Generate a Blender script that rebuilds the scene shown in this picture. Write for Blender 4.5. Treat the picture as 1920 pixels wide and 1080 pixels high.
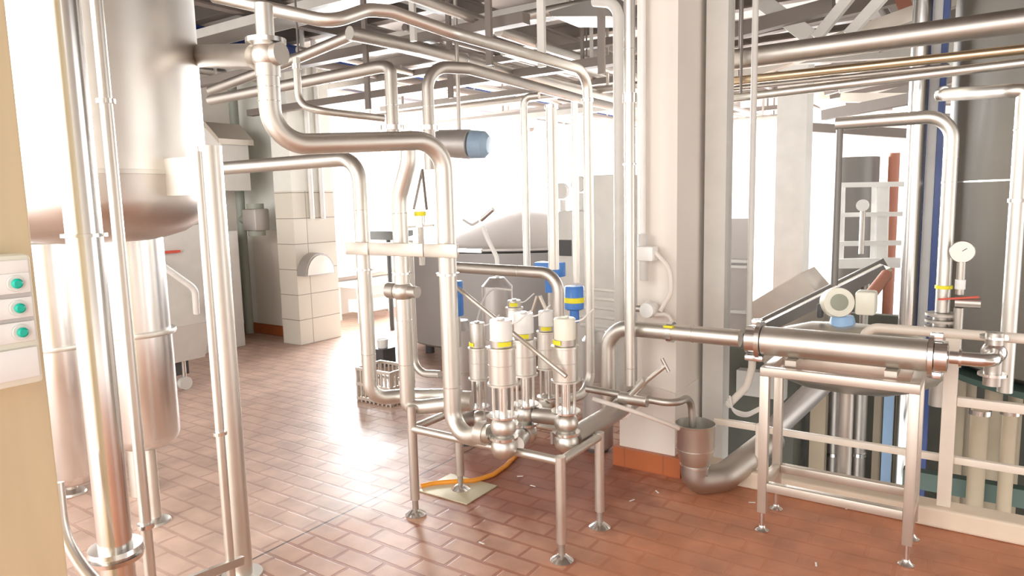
import bpy, bmesh, math, random
from mathutils import Vector, Matrix
random.seed(7)
for o in list(bpy.data.objects): bpy.data.objects.remove(o)
SC = bpy.context.scene
COL = SC.collection
# ------------------------------------------------------------------ camera
YAW, PITCH, ROLL, F, EYE = math.radians(34.37), math.radians(7.196), math.radians(-1.352), 1299.3, 1.65
fw = Vector((-math.sin(YAW)*math.cos(PITCH), math.cos(YAW)*math.cos(PITCH), -math.sin(PITCH)))
r0 = Vector((math.cos(YAW), math.sin(YAW), 0)); u0 = r0.cross(fw)
rt = r0*math.cos(ROLL)+u0*math.sin(ROLL); up = -r0*math.sin(ROLL)+u0*math.cos(ROLL)
cd = bpy.data.cameras.new('camera'); cd.sensor_width = 36; cd.lens = F/1920*36; cd.clip_start = .05
cam = bpy.data.objects.new('camera', cd); COL.objects.link(cam)
cam.matrix_world = Matrix(((rt.x,up.x,-fw.x,0),(rt.y,up.y,-fw.y,0),(rt.z,up.z,-fw.z,EYE),(0,0,0,1)))
SC.camera = cam
CP = Vector((0,0,EYE))
# ------------------------------------------------------------------ light
SC.view_settings.view_transform = 'Standard'; SC.view_settings.look = 'None'
SC.view_settings.gamma = 1; SC.view_settings.use_curve_mapping = False
SC.view_settings.exposure = 1.0
W = bpy.data.worlds.new('overcast_sky'); SC.world = W; W.use_nodes = True
bg = W.node_tree.nodes['Background']; bg.inputs[0].default_value = (1.0,.975,.95,1); bg.inputs[1].default_value = 1.45
def area(name, loc, target, sx, sy, power, col=(1,1,1)):
    l = bpy.data.lights.new(name,'AREA'); l.shape='RECTANGLE'; l.size=sx; l.size_y=sy; l.energy=power; l.color=col
    o = bpy.data.objects.new(name,l); COL.objects.link(o); o.location=loc
    o.rotation_euler = (Vector(target)-Vector(loc)).to_track_quat('-Z','Y').to_euler(); return o
# daylight pouring in at the big windows, from outside the glass
area('window_daylight', (-8.6,10,2.1), (-3,7.5,0), 7.5, 2.2, 2000, (.95,.98,1))
area('window_daylight', (-3.3,15.2,2.0), (-3,6,0.5), 5.5, 2.4, 600, (.95,.98,1))
# added fill light behind the camera, lifts the recess and front faces
area('rear_daylight', (-2.5,-3.2,2.6), (-5.5,5,0.9), 5, 2.2, 130, (1,.97,.93))
# ------------------------------------------------------------------ placing helpers
def A(px, py, X=None, Y=None, Z=None, D=None):
    d = fw*F + rt*(px-960) + up*(540-py)
    if X is not None: t = X/d.x
    elif Y is not None: t = Y/d.y
    elif Z is not None: t = (Z-EYE)/d.z
    else: t = D/F
    return CP+d*t
def zr(x, y, py):
    k = 540-py                       # k*(v.f) = F*(v.u), v=(x,y,w)
    a = k*(x*fw.x+y*fw.y) - F*(x*up.x+y*up.y)
    w = a/(F*up.z-k*fw.z); return EYE+w
# ------------------------------------------------------------------ materials
def mat(name, col, rough=.5, metal=0, noise=.06, nscale=6, bump=0, stretch=(1,1,1), spec=.5, coat=0):
    m = bpy.data.materials.new(name); m.use_nodes = True; nt = m.node_tree; n = nt.nodes; L = nt.links
    b = n['Principled BSDF']; b.inputs['Roughness'].default_value = rough; b.inputs['Metallic'].default_value = metal
    b.inputs['Specular IOR Level'].default_value = spec; b.inputs['Coat Weight'].default_value = coat
    tc = n.new('ShaderNodeTexCoord'); mp = n.new('ShaderNodeMapping'); mp.inputs['Scale'].default_value = stretch
    nz = n.new('ShaderNodeTexNoise'); nz.inputs['Scale'].default_value = nscale; nz.inputs['Detail'].default_value = 5
    L.new(tc.outputs['Object'], mp.inputs[0]); L.new(mp.outputs[0], nz.inputs['Vector'])
    mr = n.new('ShaderNodeMapRange'); mr.inputs['From Min'].default_value=.25; mr.inputs['From Max'].default_value=.75
    mr.inputs['To Min'].default_value = 1-noise; mr.inputs['To Max'].default_value = 1+noise
    L.new(nz.outputs['Fac'], mr.inputs['Value'])
    mx = n.new('ShaderNodeVectorMath'); mx.operation='SCALE'; mx.inputs[0].default_value = col[:3]
    L.new(mr.outputs[0], mx.inputs['Scale']); L.new(mx.outputs[0], b.inputs['Base Color'])
    mr2 = n.new('ShaderNodeMapRange'); mr2.inputs['From Min'].default_value=.25; mr2.inputs['From Max'].default_value=.75
    mr2.inputs['To Min'].default_value = max(.02,rough*(1-noise*2)); mr2.inputs['To Max'].default_value = min(1,rough*(1+noise*2))
    L.new(nz.outputs['Fac'], mr2.inputs['Value']); L.new(mr2.outputs[0], b.inputs['Roughness'])
    if bump:
        bp = n.new('ShaderNodeBump'); bp.inputs['Strength'].default_value = bump; bp.inputs['Distance'].default_value=.01
        L.new(nz.outputs['Fac'], bp.inputs['Height']); L.new(bp.outputs[0], b.inputs['Normal'])
    return m
M = {}
M['wallr'] = mat('beige_grey_wall_paint', (.46,.42,.37), .7)
M['steel'] = mat('brushed_stainless', (.72,.69,.635), .42, 1, .05, 5)
M['steel_d'] = mat('dull_stainless', (.55,.51,.465), .46, 1, .06, 5)
M['polish'] = mat('polished_stainless', (.82,.81,.79), .2, 1, .04, 8)
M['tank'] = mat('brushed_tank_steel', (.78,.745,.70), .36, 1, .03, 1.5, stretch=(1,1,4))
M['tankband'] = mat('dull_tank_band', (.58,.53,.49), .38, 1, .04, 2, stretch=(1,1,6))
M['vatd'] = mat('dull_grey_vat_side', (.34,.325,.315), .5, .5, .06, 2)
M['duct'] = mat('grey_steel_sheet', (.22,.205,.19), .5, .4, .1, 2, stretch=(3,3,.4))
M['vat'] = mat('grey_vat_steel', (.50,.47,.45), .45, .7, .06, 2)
M['ivoryw'] = mat('off_white_wall_paint', (.84,.84,.78), .6, noise=.03)
M['white'] = mat('white_plastic', (.86,.85,.82), .35)
M['ivory'] = mat('ivory_plastic', (.80,.78,.66), .35)
M['cream'] = mat('cream_paint', (.80,.74,.67), .55, noise=.04, nscale=2)
M['rail'] = mat('cream_railing_paint', (.82,.74,.64), .4, noise=.04)
M['stand'] = mat('satin_square_tube', (.64,.58,.51), .4, .7, .05)
M['beam'] = mat('brown_grey_beam_paint', (.20,.17,.15), .6, noise=.12, nscale=3)
M['beamL'] = mat('pale_grey_beam_paint', (.62,.60,.56), .5, noise=.06)
M['ceil'] = mat('grey_roof_sheet', (.30,.265,.24), .7, noise=.12, nscale=1.2)
M['dark'] = mat('dark_grey_metal', (.07,.07,.07), .5, noise=.1)
M['bluep'] = mat('blue_enamel', (.06,.22,.62), .35)
M['navy'] = mat('navy_paint', (.02,.05,.2), .4)
M['lblue'] = mat('pale_blue_enamel', (.33,.53,.80), .35)
M['yellow'] = mat('yellow_tape', (.85,.78,.03), .5)
M['brass'] = mat('brass_pipe', (.62,.48,.32), .34, 1)
M['orange'] = mat('orange_rubber_hose', (.85,.33,.03), .35)
M['red'] = mat('red_paint', (.65,.09,.05), .4)
M['rust'] = mat('rust_red_paint', (.42,.17,.11), .6)
M['tan'] = mat('tan_timber_panel', (.66,.54,.34), .5, noise=.08, nscale=5, stretch=(4,4,.5))
M['tanpost'] = mat('tan_post_paint', (.42,.34,.24), .6)
M['dimblue'] = mat('grey_blue_enamel', (.30,.42,.55), .45)
M['green'] = mat('green_button_plastic', (.0,.42,.30), .3)
M['greybox'] = mat('pale_grey_enamel', (.66,.64,.60), .45)
M['pitwall'] = mat('dark_olive_concrete', (.10,.10,.08), .8, noise=.3, nscale=3)
M['pipegreen'] = mat('dark_green_paint', (.06,.1,.08), .5)
M['greygreen'] = mat('grey_green_pipe_paint', (.30,.32,.27), .5)
M['darktank'] = mat('dull_olive_tank_steel', (.15,.132,.108), .8, 0, .14, 2, stretch=(3,3,.5))
M['plate'] = mat('yellowish_steel_plate', (.62,.56,.40), .5, .2)
M['disp'] = mat('display_grey_green', (.30,.32,.24), .2)
M['cableW'] = mat('white_cable', (.75,.72,.68), .5)
M['vessel'] = mat('bright_vessel_steel', (.84,.82,.80), .26, 1, .03, 1.5, stretch=(1,1,4))
M['concrete'] = mat('warm_curb_render', (.78,.66,.52), .7, noise=.08, nscale=4)
def glassmat():
    m = bpy.data.materials.new('window_glass'); m.use_nodes=True; nt=m.node_tree; nt.nodes.clear()
    o=nt.nodes.new('ShaderNodeOutputMaterial'); mx=nt.nodes.new('ShaderNodeMixShader'); t=nt.nodes.new('ShaderNodeBsdfTransparent')
    g=nt.nodes.new('ShaderNodeBsdfGlossy'); g.inputs['Roughness'].default_value=.03; mx.inputs[0].default_value=.06
    nt.links.new(t.outputs[0],mx.inputs[1]); nt.links.new(g.outputs[0],mx.inputs[2]); nt.links.new(mx.outputs[0],o.inputs[0]); return m
M['glass'] = glassmat()
def brickmat(name, c1, c2, mortar, w, h, ms, rough, offset=.5, vertical=False, floor=False):
    m = bpy.data.materials.new(name); m.use_nodes=True; nt=m.node_tree; n=nt.nodes; L=nt.links; b=n['Principled BSDF']
    tc=n.new('ShaderNodeTexCoord'); sep=n.new('ShaderNodeSeparateXYZ'); cmb=n.new('ShaderNodeCombineXYZ')
    L.new(tc.outputs['Object'], sep.inputs[0])
    if vertical:
        ad=n.new('ShaderNodeMath'); ad.operation='ADD'; L.new(sep.outputs[0],ad.inputs[0]); L.new(sep.outputs[1],ad.inputs[1])
        L.new(ad.outputs[0],cmb.inputs[0]); L.new(sep.outputs[2],cmb.inputs[1])
    else:
        L.new(sep.outputs[0],cmb.inputs[0]); L.new(sep.outputs[1],cmb.inputs[1])
    vec = cmb.outputs[0]
    wob=n.new('ShaderNodeTexNoise'); wob.inputs['Scale'].default_value=9; L.new(tc.outputs['Object'],wob.inputs['Vector'])
    if floor:
        sc=n.new('ShaderNodeVectorMath'); sc.operation='SCALE'; sc.inputs['Scale'].default_value=.014; L.new(wob.outputs['Color'],sc.inputs[0])
        av=n.new('ShaderNodeVectorMath'); L.new(vec,av.inputs[0]); L.new(sc.outputs[0],av.inputs[1]); vec=av.outputs[0]
    br=n.new('ShaderNodeTexBrick'); br.offset=offset; L.new(vec,br.inputs['Vector']); br.inputs['Scale'].default_value=1
    br.inputs['Brick Width'].default_value=w; br.inputs['Row Height'].default_value=h; br.inputs['Mortar Size'].default_value=ms
    br.inputs['Mortar Smooth'].default_value=.3; br.inputs['Color1'].default_value=(*c1,1); br.inputs['Color2'].default_value=(*c2,1); br.inputs['Mortar'].default_value=(*mortar,1)
    out=br.outputs['Color']
    b.inputs['Roughness'].default_value=rough
    if floor:
        nz=n.new('ShaderNodeTexNoise'); nz.inputs['Scale'].default_value=1.6; nz.inputs['Detail'].default_value=6; L.new(tc.outputs['Object'],nz.inputs['Vector'])
        # orange coating towards +X
        s=n.new('ShaderNodeMath'); s.operation='MULTIPLY_ADD'; L.new(nz.outputs['Fac'],s.inputs[0]); s.inputs[1].default_value=.9; L.new(sep.outputs[0],s.inputs[2])
        mr=n.new('ShaderNodeMapRange'); mr.inputs['From Min'].default_value=-1.55; mr.inputs['From Max'].default_value=-.75; L.new(s.outputs[0],mr.inputs['Value'])
        mr.inputs['To Max'].default_value=.9
        mx=n.new('ShaderNodeMix'); mx.data_type='RGBA'; L.new(mr.outputs[0],mx.inputs['Factor']); L.new(out,mx.inputs['A']); mx.inputs['B'].default_value=(.53,.21,.11,1)
        lf=n.new('ShaderNodeMapRange'); lf.inputs['From Min'].default_value=-2.25; lf.inputs['From Max'].default_value=-1.95; lf.inputs['To Min'].default_value=.5; lf.inputs['To Max'].default_value=0
        s0=n.new('ShaderNodeMath'); s0.operation='MULTIPLY_ADD'; L.new(nz.outputs['Fac'],s0.inputs[0]); s0.inputs[1].default_value=1.0; L.new(sep.outputs[0],s0.inputs[2]); L.new(s0.outputs[0],lf.inputs['Value'])
        ml=n.new('ShaderNodeMix'); ml.data_type='RGBA'; L.new(lf.outputs[0],ml.inputs['Factor']); L.new(mx.outputs['Result'],ml.inputs['A']); ml.inputs['B'].default_value=(.56,.45,.39,1); mx=ml
        # rusty red stained patches below the manifold
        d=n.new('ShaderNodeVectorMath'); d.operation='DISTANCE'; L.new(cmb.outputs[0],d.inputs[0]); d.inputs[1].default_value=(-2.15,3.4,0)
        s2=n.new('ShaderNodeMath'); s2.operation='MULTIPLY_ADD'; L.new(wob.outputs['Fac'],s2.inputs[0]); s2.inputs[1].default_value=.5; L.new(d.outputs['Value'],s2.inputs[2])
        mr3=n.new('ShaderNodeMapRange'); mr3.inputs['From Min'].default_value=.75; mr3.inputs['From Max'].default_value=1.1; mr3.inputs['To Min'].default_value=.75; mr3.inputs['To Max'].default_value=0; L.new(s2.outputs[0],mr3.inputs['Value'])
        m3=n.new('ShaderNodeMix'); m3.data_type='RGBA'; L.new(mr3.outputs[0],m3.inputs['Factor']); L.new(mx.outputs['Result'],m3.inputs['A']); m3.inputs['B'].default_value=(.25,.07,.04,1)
        # expansion joint strip
        x1=n.new('ShaderNodeMath'); x1.operation='SUBTRACT'; L.new(sep.outputs[0],x1.inputs[0]); x1.inputs[1].default_value=-2.777
        x2=n.new('ShaderNodeMath'); x2.operation='ABSOLUTE'; L.new(x1.outputs[0],x2.inputs[0])
        x3=n.new('ShaderNodeMath'); x3.operation='LESS_THAN'; L.new(x2.outputs[0],x3.inputs[0]); x3.inputs[1].default_value=.006
        m4=n.new('ShaderNodeMix'); m4.data_type='RGBA'; L.new(x3.outputs[0],m4.inputs['Factor']); L.new(m3.outputs['Result'],m4.inputs['A']); m4.inputs['B'].default_value=(.10,.07,.06,1)
        nz2=n.new('ShaderNodeTexNoise'); nz2.inputs['Scale'].default_value=5; nz2.inputs['Detail'].default_value=8; L.new(tc.outputs['Object'],nz2.inputs['Vector'])
        mr4=n.new('ShaderNodeMapRange'); mr4.inputs['From Min'].default_value=.3; mr4.inputs['From Max'].default_value=.7; mr4.inputs['To Min'].default_value=.82; mr4.inputs['To Max'].default_value=1.18; L.new(nz2.outputs['Fac'],mr4.inputs['Value'])
        vm=n.new('ShaderNodeVectorMath'); vm.operation='SCALE'; L.new(m4.outputs['Result'],vm.inputs[0]); L.new(mr4.outputs[0],vm.inputs['Scale']); out=vm.outputs[0]
        mr5=n.new('ShaderNodeMapRange'); mr5.inputs['From Min'].default_value=.35; mr5.inputs['From Max'].default_value=.65; mr5.inputs['To Min'].default_value=.40; mr5.inputs['To Max'].default_value=.55; L.new(nz.outputs['Fac'],mr5.inputs['Value']); L.new(mr5.outputs[0],b.inputs['Roughness'])
    L.new(out,b.inputs['Base Color'])
    bp=n.new('ShaderNodeBump'); bp.invert=True; bp.inputs['Strength'].default_value=.35; bp.inputs['Distance'].default_value=.004
    L.new(br.outputs['Fac'],bp.inputs['Height']); L.new(bp.outputs[0],b.inputs['Normal'])
    return m
M['floor'] = brickmat('red_brick_paving', (.56,.33,.23), (.47,.26,.175), (.33,.13,.075), .245,.12,.011,.35, floor=True)
M['tiles'] = brickmat('cream_wall_tiles', (.76,.72,.63),(.73,.69,.60),(.38,.34,.29), .6,.30,.006,.35, offset=0, vertical=True)
M['cove'] = brickmat('orange_cove_tiles', (.50,.15,.05),(.44,.13,.05),(.36,.11,.05), .25,.2,.005,.3, offset=0, vertical=True)
# ------------------------------------------------------------------ mesh helpers
class MB:
    def __init__(s): s.bm = bmesh.new()
    def box(s, c, d, rz=0, rot=None, bev=0):
        R = rot if rot is not None else Matrix.Rotation(rz,4,'Z')
        mt = Matrix.Translation(c) @ R @ Matrix.Diagonal((d[0],d[1],d[2],1))
        g = bmesh.ops.create_cube(s.bm, size=1, matrix=mt)
        if bev: bmesh.ops.bevel(s.bm, geom=list({e for v in g['verts'] for e in v.link_edges}), offset=bev, segments=2, affect='EDGES', profile=.5)
        return s
    def bb(s, x0,x1,y0,y1,z0,z1, bev=0): return s.box(((x0+x1)/2,(y0+y1)/2,(z0+z1)/2),(abs(x1-x0),abs(y1-y0),abs(z1-z0)),bev=bev)
    def bar(s, a, b, w, h, bev=0):      # square bar from a to b
        a=Vector(a); b=Vector(b); d=b-a; q=d.to_track_quat('X','Z').to_matrix().to_4x4()
        return s.box((a+b)/2,(d.length,w,h),rot=q,bev=bev)
    def lathe(s, o, ax, prof, seg=28):  # prof: (t along axis, r)
        o=Vector(o); ax=Vector(ax).normalized(); e=ax.orthogonal().normalized(); g=ax.cross(e); rings=[]
        for t,r in prof:
            if r<1e-5: rings.append([s.bm.verts.new(o+ax*t)])
            else: rings.append([s.bm.verts.new(o+ax*t+(e*math.cos(2*math.pi*k/seg)+g*math.sin(2*math.pi*k/seg))*r) for k in range(seg)])
        for a,b in zip(rings,rings[1:]):
            for k in range(seg):
                k2=(k+1)%seg
                if len(a)==1 and len(b)==1: continue
                if len(a)==1: s.bm.faces.new((a[0],b[k],b[k2]))
                elif len(b)==1: s.bm.faces.new((a[k],a[k2],b[0]))
                else: s.bm.faces.new((a[k],a[k2],b[k2],b[k]))
        for R in (rings[0],rings[-1]):
            if len(R)>1 and prof[0]!=prof[-1]: s.bm.faces.new(R)
        return s
    def cyl(s, a, b, r, r2=None, seg=24):
        a=Vector(a); b=Vector(b); return s.lathe(a,b-a,[(0,r),((b-a).length, r if r2 is None else r2)],seg)
    def ring(s, c, ax, r, w, th=.008, seg=28):  # clamp collar round a pipe
        return s.lathe(Vector(c)-Vector(ax).normalized()*w/2, ax, [(0,r),(0.001,r+th),(w-.001,r+th),(w,r)],seg)
    def ball(s, c, r, sc=(1,1,1)):
        bmesh.ops.create_uvsphere(s.bm,u_segments=24,v_segments=14,radius=r,matrix=Matrix.Translation(c)@Matrix.Diagonal((*sc,1))); return s
    def tube(s, pts, r, bend=.1, seg=20, cap=True, r_end=None):
        P=[Vector(p) for p in pts]; path=[P[0]]
        for i in range(1,len(P)-1):
            a=P[i-1]-P[i]; b=P[i+1]-P[i]; la,lb=a.length,b.length; a.normalize(); b.normalize()
            ang=a.angle(b)
            if ang>3.1: path.append(P[i]); continue
            t=min(bend/math.tan(ang/2), la*.49, lb*.49); rr=t*math.tan(ang/2)
            p0=P[i]+a*t; c=P[i]+(a+b).normalized()*(rr/math.sin(ang/2)); v0=p0-c; v1=(P[i]+b*t)-c
            N=10
            th=v0.angle(v1); ax=v0.cross(v1).normalized()
            for k in range(N+1): path.append(c+(Matrix.Rotation(th*k/N,3,ax)@v0))
        path.append(P[-1])
        q=[path[0]]
        for p in path[1:]:
            if (p-q[-1]).length>1e-4: q.append(p)
        path=q; t0=(path[1]-path[0]).normalized(); e=t0.orthogonal().normalized(); rings=[]; tp=t0
        for i,p in enumerate(path):
            t=((path[min(i+1,len(path)-1)]-path[max(i-1,0)])).normalized()
            e=(tp.rotation_difference(t)@e); e=(e-t*e.dot(t)).normalized(); g=t.cross(e); tp=t
            R_=r if r_end is None else r+(r_end-r)*i/(len(path)-1)
            rings.append([s.bm.verts.new(p+(e*math.cos(2*math.pi*k/seg)+g*math.sin(2*math.pi*k/seg))*R_) for k in range(seg)])
        for a,b in zip(rings,rings[1:]):
            for k in range(seg): s.bm.faces.new((a[k],a[(k+1)%seg],b[(k+1)%seg],b[k]))
        if cap: s.bm.faces.new(rings[0]); s.bm.faces.new(rings[-1])
        return s
    def prism(s, poly, axis, a, b):     # poly of 2D points extruded along axis
        def P(u,v,w): return {'X':(w,u,v),'Y':(u,w,v),'Z':(u,v,w)}[axis]
        A_=[s.bm.verts.new(P(u,v,a)) for u,v in poly]; B_=[s.bm.verts.new(P(u,v,b)) for u,v in poly]
        s.bm.faces.new(A_); s.bm.faces.new(B_)
        for k in range(len(poly)): s.bm.faces.new((A_[k],A_[(k+1)%len(poly)],B_[(k+1)%len(poly)],B_[k]))
        return s
    def build(s, name, m, parent=None, smooth=True):
        bmesh.ops.recalc_face_normals(s.bm, faces=s.bm.faces)
        me=bpy.data.meshes.new(name); s.bm.to_mesh(me); s.bm.free(); me.materials.append(M[m] if isinstance(m,str) else m)
        if smooth:
            for p in me.polygons: p.use_smooth=True
            me.set_sharp_from_angle(angle=math.radians(35))
        o=bpy.data.objects.new(name,me); COL.objects.link(o)
        if parent is not None:
            o.parent=parent; o.matrix_parent_inverse=Matrix.Translation(-Vector(parent.location))
        return o
def tag(o, label=None, cat=None, group=None, kind=None):
    if label: o['label']=label
    if cat: o['category']=cat
    if group: o['group']=group
    if kind: o['kind']=kind
    return o
def root(name, loc, label, cat, group=None):
    o=bpy.data.objects.new(name,None); o.empty_display_size=.1; COL.objects.link(o); o.location=loc; return tag(o,label,cat,group)
def struct(name, mb, m): return tag(mb.build(name,m,smooth=False),kind='structure')
def pipe(label, pts, r, bend=.1, m='steel', clamps=(), cat='pipe', name='steel_pipe', group=None, cm='polish', seg=20):
    """clamps: (point, axis)"""
    o=tag(MB().tube(pts,r,bend,seg).build(name,m),label,cat,group)
    for c in clamps:
        MB().ring(c[0],c[1],r,c[2] if len(c)>2 else .016, c[3] if len(c)>3 else .009).build('clamp_ring',cm,o)
    return o
def hang(o, p, r):
    MB().cyl((p[0],p[1],p[2]+r*.8),(p[0],p[1],ZB+.2),.008,seg=10).build('hanger_rod','beam',o); return o
Zv=Vector((0,0,1)); Xv=Vector((1,0,0)); Yv=Vector((0,1,0))
# ================================================================== SETTING
PX=-1.78
fl=MB(); fl.prism([(-8.2,-1.5),(3.2,-1.5),(3.2,3.94),(PX,3.94),(PX,14.7),(-8.2,14.7)],'Z',-.25,0); struct('floor',fl,'floor')
struct('floor_pit',MB().bb(PX-.1,6,3.8,14.7,-2.2,-2.0),'pitwall')
struct('wall_pit_left',MB().bb(PX-.06,PX+.0,3.95,14.6,-2.0,-.02),'pitwall')
# left wall with window band
w=MB(); XL=-8.0; ZC=3.75; ZB=ZC-.40
w.bb(XL-.25,XL,1.2,6.35,0,ZC); w.bb(XL-.25,XL,6.35,14.6,0,1.02); w.bb(XL-.25,XL,6.35,14.6,3.05,ZC)
struct('wall_left',w,'cream')
w=MB(); w.bb(-8.25,-1.0,14.5,14.75,0,.75); w.bb(-8.25,6,14.5,14.75,3.3,ZC); w.bb(-5.4,-4.5,14.5,14.75,.75,3.3); w.bb(-2.2,-1.0,14.5,14.75,.75,3.3)
struct('wall_back',w,'cream')
struct('wall_back_right',MB().bb(-1.0,6,14.5,14.75,-2,3.3),'duct')
struct('wall_right',MB().bb(4.6,4.8,-4.5,3.3,0,ZC),'wallr')  # out of view, added so the tank steel mirrors something darker than sky
wn=1
for (y0,y1) in ((6.35,8.3),(8.3,10.3),(10.3,12.3),(12.3,14.5)):
    f=MB()
    for y in (y0+.03,y1-.03): f.bb(XL-.14,XL-.06,y-.03,y+.03,1.02,3.05)
    for z in (1.05,3.02): f.bb(XL-.14,XL-.06,y0+.06,y1-.06,z-.03,z+.03)
    o=struct('window_%d'%wn,f,'beamL'); wn+=1
    MB().bb(XL-.105,XL-.095,y0+.06,y1-.06,1.08,2.99).build('pane','glass',o)
for (x0,x1) in ((-8.0,-5.4),(-4.5,-2.2)):
    f=MB()
    for x in (x0+.03,x1-.03): f.bb(x-.03,x+.03,14.58,14.66,.75,3.3)
    for z in (.78,3.27): f.bb(x0+.06,x1-.06,14.58,14.66,z-.03,z+.03)
    o=struct('window_%d'%wn,f,'beamL'); wn+=1
    MB().bb(x0+.06,x1-.06,14.615,14.625,.81,3.24).build('pane','glass',o)
# roof: sheets with open glazed bays between
ZC=3.75; ZB=ZC-.40
bays=[(-1.5,7.7,0),(7.7,8.8,1),(8.8,9.5,0),(9.5,10.8,1),(10.8,11.4,0),(11.4,12.7,1),(12.7,14.75,0)]
c=MB()
for y0,y1,g in bays:
    if not g: c.bb(-8.3,6,y0,y1,ZC,ZC+.1)
    else: c.bb(-8.3,-7.2,y0,y1,ZC,ZC+.1); c.bb(1.0,6,y0,y1,ZC,ZC+.1)
struct('ceiling',c,'ceil')
for y0,y1,g in bays:
    if g:
        o=struct('window_%d'%wn,MB().bb(-7.2,1.0,y0,y0+.05,ZC,ZC+.08).bb(-7.2,1.0,y1-.05,y1,ZC,ZC+.08),'beamL'); wn+=1
        MB().bb(-7.2,1.0,y0+.05,y1-.05,ZC+.04,ZC+.05).build('pane','glass',o)
# roof beams
tn=1
for y in (1.6,3.0,4.4,5.6,6.7,7.6,8.9,9.4,10.9,11.3,12.8):
    b=MB(); b.bb(-8,4,y-.06,y+.06,ZC-.02,ZC-.002); b.bb(-8,4,y-.01,y+.01,ZC-.17,ZC-.02); b.bb(-8,4,y-.06,y+.06,ZC-.19,ZC-.17)
    struct('trim_%d'%tn,b,'beam'); tn+=1
for x in (-7.0,-5.6,-4.2,-2.9,-1.0,.6):
    b=MB(); b.bb(x-.05,x+.05,.5,14.4,ZC-.215,ZC-.195); b.bb(x-.01,x+.01,.5,14.4,ZC-.37,ZC-.215); b.bb(x-.05,x+.05,.5,14.4,ZC-.39,ZC-.37)
    struct('trim_%d'%tn,b,'beam' if x!=-7.0 else 'navy'); tn+=1
# main painted column with plinth and cove skirting
cl=A(1195,600,Y=3.82).x; cr=A(1268,600,Y=3.82).x
pl=A(1162,860,Y=3.80).x
struct('trim_%d'%tn,MB().bb(cl,cr,3.82,4.42,0,ZB),'cream'); tn+=1
b=MB(); b.prism([(pl,.12),(cr+.004,.12),(cr+.004,.50),(cl-.003,.54),(pl,.30)],'Y',3.80,4.45); struct('trim_%d'%tn,b,'cream'); tn+=1
b=MB(); b.prism([(pl-.03,0),(cr+.05,0),(cr+.05,.12),(pl-.03,.12)],'Y',3.765,4.48); struct('trim_%d'%tn,b,'cove'); tn+=1
# curb along the pit
struct('trim_%d'%tn,MB().bb(cr+.06,3.2,3.83,3.97,0,.10,bev=.012),'concrete'); tn+=1
# pale column right behind the painted one
q=A(1345,400,Y=4.25)
struct('trim_%d'%tn,MB().bb(q.x-.065,q.x+.065,4.2,4.33,-2,ZB),'beamL'); tn+=1
# grey column far behind in the glare
q=A(1485,400,Y=9.0)
struct('trim_%d'%tn,MB().bb(q.x-.17,q.x+.17,8.85,9.2,-2,ZB),'beamL'); tn+=1
# tiled pillar and wall recess at left
pc=A(565,648,Z=0)      # near corner
pw=A(627,632,Z=0)
struct('trim_%d'%tn,MB().bb(pc.x-.32,pc.x,pc.y,pc.y+.62,.0,zr(pc.x,pc.y,358)),'tiles'); tn+=1
struct('trim_%d'%tn,MB().bb(pc.x-.32,pc.x,pc.y,pc.y+.62,zr(pc.x,pc.y,358)+.001,ZB),'ivoryw'); tn+=1
struct('wall_recess',MB().bb(XL+.01,pc.x-.33,pc.y+.3,pc.y+.5,0,ZB),'ivoryw')
struct('baseboard_left',MB().bb(XL+.001,XL+.03,1.2,pc.y+.29,0,.13),'cove')
struct('baseboard_recess',MB().bb(XL+.031,pc.x-.33,pc.y+.27,pc.y+.299,0,.13),'cove')
struct('trim_%d'%tn,MB().bb(XL+.2,pc.x-.5,pc.y+.255,pc.y+.298,.14,1.35),'cream'); tn+=1

# ================================================================== LEFT FOREGROUND
# tan cabinet with push button box
q=A(76,600,D=1.15); bx,by=q.x,q.y
cab=root('tan_cabinet',(bx-.3,by-.35,0),'tall tan panelled cabinet at the left edge carrying the push button box','cabinet')
MB().bb(bx-.6,bx,by-.75,by,0.04,2.6,bev=.004).build('body','tan',cab)
MB().bb(bx-.58,bx-.02,by-.72,by-.03,0,.04).build('plinth','dark',cab)
zt,zb=zr(bx+.05,by-.03,476),zr(bx+.05,by-.03,716)
sw=root('push_button_box',(bx,by-.15,zb),'ivory push button box with green buttons fixed to the tan cabinet','control box')
MB().bb(bx+.001,bx+.055,by-.30,by-.025,zb,zt,bev=.006).build('housing','ivory',sw)
MB().bb(bx+.055,bx+.062,by-.285,by-.032,zb+.012,zb+.06,bev=.002).build('label_plate','white',sw)
for i,py in enumerate((531,577,622)):
    zz=zr(bx+.06,by-.05,py)
    MB().bb(bx+.055,bx+.062,by-.285,by-.032,zz-.016,zz+.016,bev=.002).build('button_row','white',sw)
    for yy in (by-.052,by-.107,by-.162):
        bz=MB().lathe((bx+.0625,yy,zz),Xv,[(0,.0125),(.003,.012),(.003,.009),(.0031,.0)]).build('bezel','greybox',sw)
        MB().lathe((bx+.0656,yy,zz),Xv,[(0,.0075),(.004,.0075),(.006,.005),(.006,0)]).build('button','green',bz)
for zz in (zr(bx+.06,by-.05,554),zr(bx+.06,by-.05,599)):
    MB().bb(bx+.055,bx+.059,by-.285,by-.032,zz-.003,zz+.003).build('divider','vat',sw)
zz=zr(bx+.06,by-.05,500); MB().bb(bx+.055,bx+.062,by-.285,by-.032,zz-.010,zz+.010,bev=.002).build('label_plate','white',sw)
MB().tube([(bx+.03,by-.15,zb),(bx+.03,by-.15,zb-.12),(bx+.012,by-.22,zb-.3)],.008,.04).build('cable','white',sw)

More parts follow.
